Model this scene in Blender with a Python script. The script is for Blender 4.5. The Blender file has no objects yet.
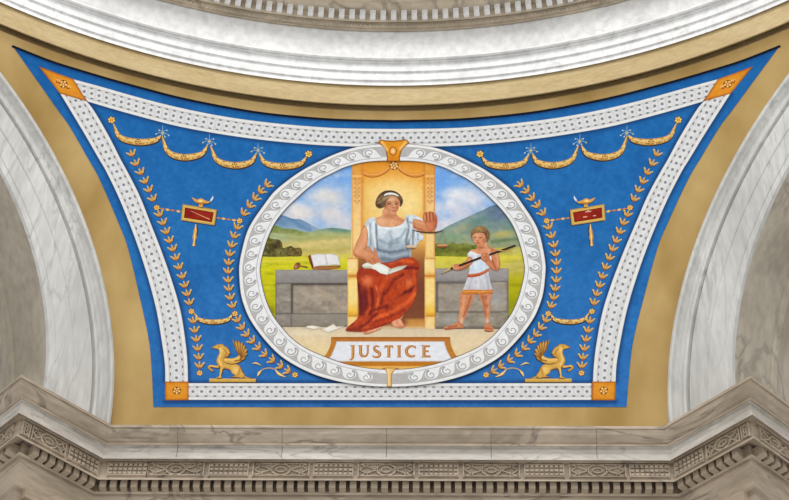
import bpy, bmesh, math, random
import numpy as np
from mathutils import Vector, Matrix
from mathutils.geometry import delaunay_2d_cdt
random.seed(4); NR = np.random.RandomState(7)
SC = bpy.context.scene; COL = SC.collection
PI = math.pi; r2 = math.sqrt(2)

# ------------------------------------------------------------------ geometry of the place
R = 8.0            # centre of the crossing to the plane of each arch
RA = 4.174         # extrados radius of the arches
RI = 3.499         # intrados radius
SPH = math.hypot(R, RA)      # the pendentive is part of this sphere
A0 = (R-RA)/r2; D0 = (R+RA)/r2
# ------------------------------------------------------------------ camera
F, PITCH, YC, ZC, XC, YAW, ROLL = 1704.24, .7819, -3.9188, -9.9498, .6367, -.0508, -.0348
cy, sy = math.cos(YAW), math.sin(YAW); cp, sp = math.cos(PITCH), math.sin(PITCH); cr, sr = math.cos(ROLL), math.sin(ROLL)
xr = np.array([cy, -sy, 0.]); yr = np.array([sy, cy, 0.]); zr = np.array([0, 0, 1.])
FW = cp*yr+sp*zr; UU = -sp*yr+cp*zr
RT = cr*xr-sr*UU; UP = sr*xr+cr*UU
CAM = np.array([XC, YC, ZC])
cam = bpy.data.cameras.new('camera'); camo = bpy.data.objects.new('camera', cam); COL.objects.link(camo)
cam.sensor_width = 36; cam.lens = F*36/789; cam.clip_end = 200
camo.matrix_world = Matrix(((RT[0], UP[0], -FW[0], XC), (RT[1], UP[1], -FW[1], YC), (RT[2], UP[2], -FW[2], ZC), (0, 0, 0, 1)))
SC.camera = camo

def pix_y(P):
    d = np.array(P)-CAM
    return 250-F*(d@UP)/(d@FW)
def pix_x(P):
    d = np.array(P)-CAM
    return 394.5+F*(d@RT)/(d@FW)
def solve(fn, target, lo, hi):          # fn decreasing in z
    for _ in range(50):
        m = (lo+hi)/2
        if fn(m) > target: lo = m
        else: hi = m
    return (lo+hi)/2
def z_at(y, yd, x=0.):                   # height of the point (x, yd, z) seen on row y
    return solve(lambda z: pix_y((x, yd, z)), y, -4, 9)

LAY = .0006
def S(xy, layer=0.):                     # points of the mural surface
    xy = np.asarray(xy, float); n = len(xy)
    d = FW[None]+RT[None]*((xy[:, 0]-394.5)/F)[:, None]+UP[None]*((250-xy[:, 1])/F)[:, None]
    d /= np.linalg.norm(d, axis=1)[:, None]
    rad = SPH-.004-layer*LAY
    b = d@CAM; c = CAM@CAM-rad*rad
    t = -b+np.sqrt(np.maximum(b*b-c, 0))
    return CAM[None]+d*t[:, None]

# ------------------------------------------------------------------ materials
def mat(name):
    m = bpy.data.materials.new(name); m.use_nodes = True
    nt = m.node_tree; b = nt.nodes['Principled BSDF']
    return m, nt, b
def lin(c):
    c = np.asarray(c, float)/255.
    return np.where(c <= .04045, c/12.92, ((c+.055)/1.055)**2.4)
def rgba(c): return tuple(float(v) for v in lin(c))+(1.,)
def marble(name, base, dark, vein, scale=(1, 1, 1), s1=1.2, s2=3., veinw=.03, veina=.7, stain=.5, rough=.45, vs=1.6):
    m, nt, b = mat(name); N = nt.nodes.new; L = nt.links.new
    tc = N('ShaderNodeTexCoord'); mp = N('ShaderNodeMapping'); mp.inputs['Scale'].default_value = scale
    L(tc.outputs['Object'], mp.inputs['Vector'])
    n1 = N('ShaderNodeTexNoise'); n1.inputs['Scale'].default_value = s1; n1.inputs['Detail'].default_value = 6; n1.inputs['Distortion'].default_value = .6
    n2 = N('ShaderNodeTexNoise'); n2.inputs['Scale'].default_value = s2*4; n2.inputs['Detail'].default_value = 8
    n3 = N('ShaderNodeTexNoise'); n3.inputs['Scale'].default_value = vs; n3.inputs['Detail'].default_value = 7; n3.inputs['Distortion'].default_value = 1.3
    for n in (n1, n2, n3): L(mp.outputs['Vector'], n.inputs['Vector'])
    r1 = N('ShaderNodeValToRGB'); e = r1.color_ramp.elements
    e[0].position = .32; e[0].color = rgba(dark); e[1].position = .62; e[1].color = rgba(base)
    L(n1.outputs['Fac'], r1.inputs['Fac'])
    mx0 = N('ShaderNodeMix'); mx0.data_type = 'RGBA'; mx0.inputs['Factor'].default_value = stain
    mx0.inputs['A'].default_value = rgba(base); L(r1.outputs['Color'], mx0.inputs['B'])
    # thin veins where the distorted noise crosses its middle
    sb = N('ShaderNodeMath'); sb.operation = 'SUBTRACT'; sb.inputs[1].default_value = .5; L(n3.outputs['Fac'], sb.inputs[0])
    ab = N('ShaderNodeMath'); ab.operation = 'ABSOLUTE'; L(sb.outputs[0], ab.inputs[0])
    mr = N('ShaderNodeMapRange'); mr.inputs['From Min'].default_value = 0; mr.inputs['From Max'].default_value = veinw
    mr.inputs['To Min'].default_value = veina; mr.inputs['To Max'].default_value = 0; L(ab.outputs[0], mr.inputs['Value'])
    mm = N('ShaderNodeMath'); mm.operation = 'MULTIPLY'; L(mr.outputs[0], mm.inputs[0])
    r3 = N('ShaderNodeMapRange'); r3.inputs['From Min'].default_value = .42; r3.inputs['From Max'].default_value = .6; L(n1.outputs['Fac'], r3.inputs['Value'])
    L(r3.outputs[0], mm.inputs[1])
    mx1 = N('ShaderNodeMix'); mx1.data_type = 'RGBA'; L(mm.outputs[0], mx1.inputs['Factor']); L(mx0.outputs['Result'], mx1.inputs['A']); mx1.inputs['B'].default_value = rgba(vein)
    hs = N('ShaderNodeHueSaturation'); L(mx1.outputs['Result'], hs.inputs['Color'])
    r2_ = N('ShaderNodeMapRange'); r2_.inputs['From Min'].default_value = .3; r2_.inputs['From Max'].default_value = .7; r2_.inputs['To Min'].default_value = .86; r2_.inputs['To Max'].default_value = 1.1
    L(n2.outputs['Fac'], r2_.inputs['Value']); L(r2_.outputs[0], hs.inputs['Value'])
    L(hs.outputs['Color'], b.inputs['Base Color'])
    b.inputs['Roughness'].default_value = rough; b.inputs['Specular IOR Level'].default_value = .25
    return m
M = {}
M['white'] = marble('white_marble', (234, 234, 232), (214, 214, 214), (140, 142, 146), (1, 1, .7), veina=.25, stain=.6, veinw=.02)
M['arch'] = marble('veined_white_marble', (210, 209, 204), (178, 177, 172), (128, 128, 128), (1.6, 1.6, .3), s1=1.3, veina=.35, stain=.8, veinw=.02, vs=1.2)
M['stone'] = marble('weathered_marble', (192, 176, 155), (154, 138, 117), (96, 86, 78), (.7, .7, 3.2), s1=1.5, veina=.65, stain=.9, veinw=.035, vs=1.3)
M['stone_white'] = marble('pale_fascia_marble', (212, 206, 196), (178, 170, 158), (120, 112, 106), (.7, .7, 2.5), s1=1.5, veina=.5, stain=.8)
M['stone_top'] = marble('grey_brown_marble', (206, 192, 170), (166, 152, 132), (96, 88, 80), (.7, .7, 2), s1=1.5, veina=.5, stain=.8)
M['vault'] = marble('vault_marble', (188, 178, 160), (148, 138, 120), (84, 78, 68), (1.2, 1.2, .5), s1=1., veina=.45, stain=.9, veinw=.03, vs=.9)

def plaster_mat():
    m, nt, b = mat('gold_plaster'); N = nt.nodes.new; L = nt.links.new
    tc = N('ShaderNodeTexCoord'); mp = N('ShaderNodeMapping'); mp.inputs['Scale'].default_value = (1.2, 1.2, .6); L(tc.outputs['Object'], mp.inputs['Vector'])
    n = N('ShaderNodeTexNoise'); n.inputs['Scale'].default_value = 1.4; n.inputs['Detail'].default_value = 7; L(mp.outputs[0], n.inputs['Vector'])
    r = N('ShaderNodeValToRGB'); e = r.color_ramp.elements
    e[0].position = .3; e[0].color = rgba((166, 134, 76)); e[1].position = .68; e[1].color = rgba((198, 168, 112))
    L(n.outputs['Fac'], r.inputs['Fac']); L(r.outputs['Color'], b.inputs['Base Color'])
    b.inputs['Roughness'].default_value = .8; b.inputs['Specular IOR Level'].default_value = .15
    return m
M['plaster'] = plaster_mat()
M['plaster_band'] = marble('plaster_band', (196, 175, 132), (180, 155, 108), (170, 145, 100), (1, 1, 3), veina=.1, stain=.8, rough=.8)
def paint_mat():
    m, nt, b = mat('mural_paint'); N = nt.nodes.new; L = nt.links.new
    a = N('ShaderNodeAttribute'); a.attribute_name = 'paint'
    n = N('ShaderNodeTexNoise'); n.inputs['Scale'].default_value = 22; n.inputs['Detail'].default_value = 5
    tc = N('ShaderNodeTexCoord'); L(tc.outputs['Object'], n.inputs['Vector'])
    mr = N('ShaderNodeMapRange'); mr.inputs['From Min'].default_value = .3; mr.inputs['From Max'].default_value = .7; mr.inputs['To Min'].default_value = .94; mr.inputs['To Max'].default_value = 1.06
    L(n.outputs['Fac'], mr.inputs['Value'])
    hs = N('ShaderNodeHueSaturation'); L(a.outputs['Color'], hs.inputs['Color']); L(mr.outputs[0], hs.inputs['Value']); L(hs.outputs['Color'], b.inputs['Base Color'])
    b.inputs['Roughness'].default_value = .85; b.inputs['Specular IOR Level'].default_value = .1
    return m
M['paint'] = paint_mat()
M['joint'] = marble('dark_joint', (140, 128, 114), (120, 108, 96), (80, 72, 64), stain=.5)

# ------------------------------------------------------------------ object helpers
def mk(name, verts, faces, m, parent=None, origin=None, smooth=False):
    me = bpy.data.meshes.new(name)
    v = np.asarray(verts, float)
    if parent is not None: org = np.array(parent['org'] if 'org' in parent else (0, 0, 0), float)
    else: org = np.array(origin if origin is not None else (0, 0, 0), float)
    me.from_pydata([tuple(p) for p in (v-org)], [], [tuple(int(i) for i in f) for f in faces])
    me.update(); me.materials.append(m)
    if smooth:
        for p in me.polygons: p.use_smooth = True
    o = bpy.data.objects.new(name, me); COL.objects.link(o)
    if parent is not None:
        o.parent = parent; o['org'] = [float(x) for x in org]
    else:
        o.location = org; o['org'] = [float(x) for x in org]
    return o
def tag(o, label=None, cat=None, group=None, kind=None):
    for k, v in (('label', label), ('category', cat), ('group', group), ('kind', kind)):
        if v: o[k] = v
    return o
def thing(name, label, cat, px, group=None, layer=0):
    loc = S([px], layer)[0]
    o = bpy.data.objects.new(name, None); COL.objects.link(o); o.location = loc; o['org'] = [float(x) for x in loc]
    o.empty_display_size = .05
    return tag(o, label, cat, group)
class MB:
    def __init__(s): s.v = []; s.f = []
    def add(s, vs, fs):
        n = len(s.v); s.v += [tuple(map(float, p)) for p in vs]; s.f += [tuple(i+n for i in f) for f in fs]
    def box(s, P, u, v, w, a, b, c):     # P corner frame with axes u,v,w and ranges a,b,c
        P, u, v, w = map(np.array, (P, u, v, w))
        vs = [P+u*a[i]+v*b[j]+w*c[k] for i in (0, 1) for j in (0, 1) for k in (0, 1)]
        s.add(vs, [(0, 1, 3, 2), (4, 6, 7, 5), (0, 4, 5, 1), (2, 3, 7, 6), (0, 2, 6, 4), (1, 5, 7, 3)])
    def build(s, name, m, parent=None, smooth=False): return mk(name, s.v, s.f, m, parent, smooth=smooth)

# ------------------------------------------------------------------ the arches, the vaults, the pendentive
def P3(sg, o, s, z): return (sg*((R-o)/r2-s/r2), (R-o)/r2+s/r2, z)
def sweep_arch(sg, prof, name, m, zb=-.32, t1=112):
    # prof: list of (radius, offset towards the crossing)
    ang = [math.radians(a) for a in np.linspace(0, t1, 70)]
    rows = []
    rows.append([P3(sg, o, r, zb) for r, o in prof])
    for t in ang: rows.append([P3(sg, o, r*math.cos(t), r*math.sin(t)) for r, o in prof])
    n = len(prof); v = [p for row in rows for p in row]; f = []
    for i in range(len(rows)-1):
        for j in range(n-1):
            a = i*n+j; q = (a, a+1, a+n+1, a+n); f.append(q if sg < 0 else q[::-1])
    o = mk(name, v, f, m)
    return o
archprof = [(RA, -.3), (RA, .137), (RA-.025, .145), (RA-.045, .137), (RA-.055, .10), (RA-.08, .062), (RA-.11, .055), (RA-.125, .075), (RA-.15, .08), (RA-.17, .07), (RA-.174, .02), (RA-.19, .02), (RA-.193, .045),
            (RA-.40, .045), (RA-.405, .033), (RA-.60, .033), (RA-.605, .022), (RI, .022), (RI, -.02)]
for sg, nm, sd in ((-1, 'trim_1', 'left'), (1, 'trim_2', 'right')):
    tag(sweep_arch(sg, archprof, nm, M['arch']), 'white marble archivolt of the %s arch beside the mural' % sd, kind='structure')
vprof = [(RI, -.02), (RI, -.55), (RI-.02, -.56), (RI-.02, -.62), (RI+.05, -.64), (RI+.05, -1.15), (RI-.03, -1.17), (RI-.03, -1.32), (RI+.02, -1.34), (RI+.02, -3.2)]
for sg, nm in ((-1, 'ceiling_left'), (1, 'ceiling_right')):
    tag(sweep_arch(sg, vprof, nm, M['vault']), 'brown grey marble underside of the %s arch' % ('left' if sg < 0 else 'right'), kind='structure')
def sph_r(z): return math.sqrt(SPH*SPH-z*z)
def sph_z(y):        # height at which the pendentive is seen on row y of the centre line
    return solve(lambda z: pix_y((0, sph_r(z), z)), y, 1, 6)
ZTOP = sph_z(111.5)
def pendentive():
    bm = bmesh.new(); na, nz = 90, 60; g = []
    for j in range(nz+1):
        z = -.5+(ZTOP+.5)*j/nz; rr = math.sqrt(SPH*SPH-z*z); row = []
        for i in range(na+1):
            a = math.radians(-58+116*i/na); row.append(bm.verts.new((rr*math.sin(a), rr*math.cos(a), z)))
        g.append(row)
    for j in range(nz):
        for i in range(na): bm.faces.new((g[j][i], g[j][i+1], g[j+1][i+1], g[j+1][i]))
    for sg in (-1, 1):
        bmesh.ops.bisect_plane(bm, geom=bm.verts[:]+bm.edges[:]+bm.faces[:], plane_co=P3(sg, -.02, 0, 0), plane_no=(sg/r2, 1/r2, 0), clear_outer=True)
    me = bpy.data.meshes.new('wall_back'); bm.to_mesh(me); bm.free(); me.materials.append(M['plaster'])
    for p in me.polygons: p.use_smooth = True
    o = bpy.data.objects.new('wall_back', me); COL.objects.link(o)
    tag(o, 'curved ochre plaster pendentive carrying the mural', kind='structure')
pendentive()

# ------------------------------------------------------------------ the ring cornice under the dome
def ring_rev(prof, name, m, a0=-75, a1=75, n=150, parent=None):
    v = []; f = []; k = len(prof)
    for i in range(n+1):
        a = math.radians(a0+(a1-a0)*i/n)
        for r, z in prof: v.append((r*math.sin(a), r*math.cos(a), z))
    for i in range(n):
        for j in range(k-1):
            q = i*k+j; f.append((q, q+k, q+k+1, q+1))
    return mk(name, v, f, m, parent)
def RP(l): return [(r, z_at(y, r)) for y, r in l]
rs_ = sph_r(ZTOP)
ring = [(rs_, ZTOP)]+RP([(110.6, rs_+.02), (109, rs_+.045), (105.9, rs_+.06), (105.4, 7.985), (104.6, 7.975), (86, 7.985)])
tag(ring_rev(ring, 'trim_3', M['plaster_band']), 'ochre plaster band under the dome cornice', kind='structure')
arc = RP([(86, 7.985), (85.6, 7.955), (81.6, 7.957), (80.2, 7.935), (72.8, 7.937), (71.2, 7.912), (64, 7.914), (62.6, 7.89), (61.2, 7.892), (60, 7.865), (58.3, 7.845), (57.2, 7.845)])
arc += RP([(57.0, 7.93), (44, 7.925), (31.6, 7.93)])
ringc = tag(ring_rev(arc, 'trim_4', M['white']), 'white marble architrave and frieze ring above the mural', kind='structure')
bed = RP([(31.6, 7.93), (31, 7.905), (29, 7.90), (28, 7.88), (24, 7.85), (23.2, 7.83), (22.4, 7.83), (22.2, 7.80)])
bed += [(7.80, z_at(9.6, 7.72)+.002)]
zt = bed[-1][1]; bed += [(7.62, zt), (7.60, zt-.02), (7.45, zt-.02), (7.43, zt+.02), (7.42, zt+.35), (7.8, zt+.4), (7.8, zt+2.6)]
upper = tag(ring_rev(bed, 'trim_5', M['stone_top']), 'grey brown dentilled cornice at the top of the photo', kind='structure')
zb, ztt = z_at(14.6, 7.72), z_at(9.6, 7.72)
first = None
for i in range(72):
    a = math.radians(-30.5+61*i/71)
    e = np.array([math.cos(a), -math.sin(a), 0]); n_ = np.array([math.sin(a), math.cos(a), 0])
    if first is None:
        mb = MB(); mb.box((0, 0, 0), (1, 0, 0), (0, 1, 0), (0, 0, 1), (-.031, .031), (-.085, 0), (0, ztt-zb))
        first = mb.build('dentil', M['white'], upper); o = first
    else:
        o = first.copy(); COL.objects.link(o); o.parent = upper
    o.location = (7.81*math.sin(a), 7.81*math.cos(a), zb); o.rotation_euler = (0, 0, -a)
# egg course under the dentils
eg = MB()
for i in range(170):
    a = math.radians(-31+62*i/169); zz = z_at(25.8, 7.86)
    e = np.array([math.cos(a), -math.sin(a), 0]); n_ = np.array([math.sin(a), math.cos(a), 0])
    pc = np.array([7.865*math.sin(a), 7.865*math.cos(a), zz])
    vs = [pc+e*.02-n_*.0, pc-e*.02, pc+np.array([0, 0, .035]), pc-np.array([0, 0, .035]), pc-n_*.025]
    eg.add(vs, [(0, 2, 4), (2, 1, 4), (1, 3, 4), (3, 0, 4)])
eg.build('egg_moulding', M['stone_top'], upper)

# ------------------------------------------------------------------ the entablature on the pier
def path(de):
    return [P3(-1, -3.2, RI-de, 0), P3(-1, de, RI-de, 0), (-(A0-de*(r2-1)), D0-de, 0), (A0-de*(r2-1), D0-de, 0), P3(1, de, RI-de, 0), P3(1, -3.2, RI-de, 0)]
def EP(l): return [(d, z_at(y, D0-d)) for y, d in l]
def sweep_ent(prof, name, m, parent=None):
    v = []; f = []; k = 6
    for d, z in prof:
        for p in path(d): v.append((p[0], p[1], z))
    for j in range(len(prof)-1):
        for i in range(k-1):
            q = j*k+i; f.append((q, q+1, q+k+1, q+k))
    return mk(name, v, f, m, parent)
top = EP([(425.5, .53), (428, .53), (428.6, .515), (434, .495), (439, .455), (443, .425), (443.6, .44), (445.5, .44), (446, .415)])
top = [(-.6, top[0][1]+.0)]+top
tag(sweep_ent(top, 'trim_6', M['stone']), 'brown veined marble cyma topping the entablature', kind='structure')
fas = EP([(446, .415), (447.5, .395), (452, .39), (458, .41), (459.5, .41)])
tag(sweep_ent(fas, 'trim_7', M['stone_white']), 'pale marble fascia running along the entablature', kind='structure')
DF = .33
low = EP([(459.5, .41), (460.3, .37), (462, .365), (462.8, .34), (463.6, DF), (478.6, DF), (479, .35), (480.6, .35), (481.2, .20), (492, .20), (492.6, .23), (495, .225), (496, .19), (500, .18)])
low += [(.17, low[-1][1]-.25), (.14, low[-1][1]-.27), (.12, low[-1][1]-2.2)]
ent = tag(sweep_ent(low, 'trim_8', M['stone']), 'carved marble frieze and dentils of the entablature', kind='structure')
# faces of the frieze for carving: (origin, direction, outward normal, length)
def face(i, d):
    p = path(d); a = np.array(p[i]); b = np.array(p[i+1]); L = np.linalg.norm(b-a); u = (b-a)/L
    n = np.array([u[1], -u[0], 0]); return a, u, n, L
zd0, zd1 = z_at(491.5, D0-.25), z_at(481.8, D0-.25)
fd = None
for i in (0, 1, 2, 3, 4):
    a, u, n, L = face(i, .20)
    sp_ = .0945; cnt = int(round((L-.06)/sp_)) if i in (1, 2, 3) else 6
    for k in range(cnt):
        if i == 0: s = L-.06-k*sp_
        elif i == 4: s = .06+k*sp_
        else: s = .05+(k+.5)*(L-.10)/cnt
        if fd is None:
            mb = MB(); mb.box((0, 0, 0), (1, 0, 0), (0, 1, 0), (0, 0, 1), (-.029, .029), (-.105, .005), (0, zd1-zd0)); fd = mb.build('dentil', M['stone'], ent); o = fd
        else: o = fd.copy(); COL.objects.link(o); o.parent = ent
        p = a+u*s; o.location = (p[0], p[1], zd0); o.rotation_euler = (0, 0, math.atan2(u[1], u[0]))
vz0, vz1 = z_at(478.2, D0-DF), z_at(464.2, D0-DF); HH = vz1-vz0
def carve(i, s0, s1, kind):
    a, u, n, L = face(i, DF); a = a+np.array([0, 0, vz0]); z = np.array([0, 0, 1.]); mb = MB(); t = .012; w = .024
    def bar(p, q, th=t):
        p = np.array(p, float); q = np.array(q, float); d = q-p; l = np.linalg.norm(d)+1e-9; d /= l; e = np.array([-d[1], d[0]])*th/2
        c = [p-e, q-e, q+e, p+e]
        vs = [a+u*k[0]+z*k[1]+n*h for h in (-.002, w) for k in c]
        mb.add(vs, [(4, 5, 6, 7), (0, 1, 5, 4), (1, 2, 6, 5), (2, 3, 7, 6), (3, 0, 4, 7)])
    y0, y1 = .012, HH-.012; ym = HH/2; xm = (s0+s1)/2
    bar((s0, 0), (s0, HH)); bar((s1, 0), (s1, HH)); bar((s0, y0), (s1, y0), .008); bar((s0, y1), (s1, y1), .008)
    if kind == 'lattice':
        nc = max(3, int((s1-s0)/.042))
        for r_ in range(3):
            for c_ in range(nc):
                cx = s0+(c_+.5)*(s1-s0)/nc; cz = y0+(r_+.5)*(y1-y0)/3; bar((cx-.014, cz), (cx+.014, cz), .026)
    else:
        wv = min(.085, (s1-s0)*.3)
        pts = [(xm+wv*math.cos(k*PI/9), ym+(ym-.016)*math.sin(k*PI/9)) for k in range(18)]
        for k in range(18): bar(pts[k], pts[(k+1) % 18], .012)
        pts = [(xm+wv*.5*math.cos(k*PI/5), ym+(ym-.016)*.45*math.sin(k*PI/5)) for k in range(10)]
        for k in range(10): bar(pts[k], pts[(k+1) % 10], .010)
        for sg in (-1, 1):
            e0 = xm+sg*wv; e1 = s1-.012 if sg > 0 else s0+.012; mid = (e0+e1)/2
            bar((e1, y0), (e0, ym), .010); bar((e1, y1), (e0, ym), .010)
            bar((mid, y0+.01), (e1, ym), .008); bar((mid, y1-.01), (e1, ym), .008)
    mb.build('carved_panel', M['stone'], ent)
a, u, n, L = face(2, DF)
def s_of(x):    # distance along the centre face of the point seen in column x
    lo, hi = -3, 3
    for _ in range(40):
        m_ = (lo+hi)/2
        if pix_x((m_, D0-DF, vz0)) < x: lo = m_
        else: hi = m_
    return lo-a[0]
for c in (175, 280.5, 386, 491.5, 598): carve(2, s_of(c-28), s_of(c+28), 'oval')
for c in (127, 228, 333, 438.5, 544.5, 650): carve(2, s_of(c-19.5), s_of(c+19.5), 'lattice')
for i in (1, 3):
    a_, u_, n_, L_ = face(i, DF)
    g1, g2 = L_*.03, L_*.42
    if i == 1: carve(i, L_*.60, L_*.96, 'lattice'); carve(i, L_*.14, L_*.55, 'oval'); 
    else: carve(i, L_*.04, L_*.40, 'lattice'); carve(i, L_*.45, L_*.86, 'oval')
carve(1, face(1, DF)[3]*.02, face(1, DF)[3]*.11, 'oval'); carve(3, face(3, DF)[3]*.89, face(3, DF)[3]*.98, 'oval')
for i in (0, 4):
    a_, u_, n_, L_ = face(i, DF)
    if i == 0: carve(i, L_-.52, L_-.10, 'oval'); carve(i, L_-.95, L_-.57, 'lattice')
    else: carve(i, .10, .52, 'oval'); carve(i, .57, .95, 'lattice')
# masonry joints
for c in (175, 280.5, 386, 491.5, 598):
    pr = [q for q in (top[2:]+fas[:-1])]; s = s_of(c)+a[0]
    v = []; f = []
    for k, (d, z) in enumerate(pr): v += [(s-.003, D0-d-.0015, z), (s+.003, D0-d-.0015, z)]
    for k in range(len(pr)-1): f.append((2*k, 2*k+1, 2*k+3, 2*k+2))
    mk('mortar_joint', v, f, M['joint'], ent)
# pilasters under the entablature on the faces beside the arches
for sg in (-1, 1):
    a_, u_, n_, L_ = face(1 if sg < 0 else 3, .14); zt_ = low[-3][1]
    mb = MB(); c0 = L_*.12 if sg < 0 else L_*.58
    mb.box(a_, u_, n_, (0, 0, 1), (c0, c0+L_*.30), (-.02, .05), (zt_-2.2, zt_-.02))
    mb.box(a_, u_, n_, (0, 0, 1), (c0-.03, c0+L_*.30+.03), (-.02, .075), (zt_-.10, zt_+.0))
    mb.box(a_, u_, n_, (0, 0, 1), (c0-.015, c0+L_*.30+.015), (-.02, .06), (zt_-.2, zt_-.17))
    mb.build('pilaster', M['stone'], ent)

# ================================================================== painting engine
def inside(px, py, poly):
    c = np.zeros(len(px), bool); n = len(poly); j = n-1
    for i in range(n):
        xi, yi = poly[i]; xj, yj = poly[j]
        k = ((yi > py) != (yj > py)) & (px < (xj-xi)*(py-yi)/((yj-yi) if yj != yi else 1e-9)+xi)
        c ^= k; j = i
    return c
def segdist(px, py, pts):
    d = np.full(len(px), 1e9)
    for (x0, y0), (x1, y1) in zip(pts[:-1], pts[1:]):
        dx, dy = x1-x0, y1-y0; L = dx*dx+dy*dy+1e-9
        t = np.clip(((px-x0)*dx+(py-y0)*dy)/L, 0, 1)
        d = np.minimum(d, np.hypot(px-x0-t*dx, py-y0-t*dy))
    return d
def cr(pts, n=6, closed=False):           # Catmull-Rom through pts
    P = [np.array(p, float) for p in pts]; m = len(P); out = []
    rng = range(m) if closed else range(m-1)
    for i in rng:
        p1, p2 = P[i], P[(i+1) % m]
        p0 = P[(i-1) % m] if (closed or i > 0) else 2*p1-p2
        p3 = P[(i+2) % m] if (closed or i+2 < m) else 2*p2-p1
        for k in range(n):
            t = k/n
            out.append(tuple(.5*((2*p1)+(p2-p0)*t+(2*p0-5*p1+4*p2-p3)*t*t+(3*p1-p0-3*p2+p3)*t**3)))
    if not closed: out.append(tuple(P[-1]))
    return out
_N = NR.rand(64, 64)
def vnoise(x, y):
    xi = np.floor(x).astype(int); yi = np.floor(y).astype(int); fx = x-xi; fy = y-yi; fx = fx*fx*(3-2*fx); fy = fy*fy*(3-2*fy)
    g = lambda a, b: _N[a % 64, b % 64]
    return (g(xi, yi)*(1-fx)+g(xi+1, yi)*fx)*(1-fy)+(g(xi, yi+1)*(1-fx)+g(xi+1, yi+1)*fx)*fy
def fbm(x, y, s):
    return (vnoise(x/s, y/s)*.5+vnoise(x/s*2.1+7, y/s*2.1)*.3+vnoise(x/s*4.3, y/s*4.3+3)*.2)*2-1
# colour operations: ('g',x,y,rx,ry,deg,col,a) soft blob; ('s',pts,w,col,a) soft stroke; ('h',[(y,col)...]) ramp down; ('w',[(x,col)...]) ramp across; ('n',amount,size[,ax]) mottle
def colour(base, ops):
    def fn(x, y):
        c = np.tile(np.array(base, float), (len(x), 1))
        for o in ops:
            k = o[0]
            if k == 'h' or k == 'w':
                t = y if k == 'h' else x; st = o[1]; q = [s[0] for s in st]
                cc = np.stack([np.interp(t, q, [s[1][i] for s in st]) for i in range(3)], 1)
                al = o[2] if len(o) > 2 else 1.; c = c*(1-al)+cc*al
            elif k == 'g':
                _, gx, gy, rx, ry, dg, col, al = o; a = math.radians(dg); dx = x-gx; dy = y-gy
                u = (dx*math.cos(a)+dy*math.sin(a))/rx; v = (-dx*math.sin(a)+dy*math.cos(a))/ry
                w = (al*np.exp(-(u*u+v*v)**1.3))[:, None]; c = c*(1-w)+np.array(col, float)*w
            elif k == 's':
                _, pts, wd, col, al = o; d = segdist(x, y, pts)
                w = (al*np.exp(-(d/wd)**2*1.2))[:, None]; c = c*(1-w)+np.array(col, float)*w
            elif k == 'n':
                ax = o[3] if len(o) > 3 else (1, 1)
                c = c+(fbm(x*ax[0], y*ax[1], o[2])*o[1])[:, None]
            elif k == 'nt':     # tinted mottle
                _, col, al, sz, ax = o; w = (np.clip(fbm(x*ax[0]+31, y*ax[1]+17, sz)*1.6, 0, 1)*al)[:, None]; c = c*(1-w)+np.array(col, float)*w
            elif k == 'e':      # edge outline
                _, poly, wd, col, al = o; d = segdist(x, y, list(poly)+[poly[0]])
                w = (al*np.exp(-(d/wd)**2))[:, None]; c = c*(1-w)+np.array(col, float)*w
        return np.clip(c, 0, 255)
    return fn
def tri(poly, step):
    pl = []
    n = len(poly)
    for i in range(n):
        x0, y0 = poly[i]; x1, y1 = poly[(i+1) % n]; L = math.hypot(x1-x0, y1-y0)
        if L < 1e-4: continue
        k = max(1, int(L/(step*1.3)))
        for j in range(k): pl.append((x0+(x1-x0)*j/k, y0+(y1-y0)*j/k))
    a = np.array(pl); mn = a.min(0); mx = a.max(0)
    gx = np.arange(mn[0], mx[0]+step, step); gy = np.arange(mn[1], mx[1]+step, step*.87)
    if len(gx)*len(gy) > 4:
        X, Y = np.meshgrid(gx, gy); X = X+(np.arange(len(gy)) % 2)[:, None]*step*.5; X = X.ravel(); Y = Y.ravel()
        k = inside(X, Y, pl); X = X[k]; Y = Y[k]
        if len(X):
            k = segdist(X, Y, pl+[pl[0]]) > step*.45; X = X[k]; Y = Y[k]
    else: X = Y = np.array([])
    vs = [Vector(p) for p in pl]+[Vector((float(p), float(q))) for p, q in zip(X, Y)]
    m = len(pl); ed = [(i, (i+1) % m) for i in range(m)]
    V, _, Fc, *_r = delaunay_2d_cdt(vs, ed, [], 1, 1e-5)
    return np.array([(v.x, v.y) for v in V]), [tuple(f) for f in Fc]
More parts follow.
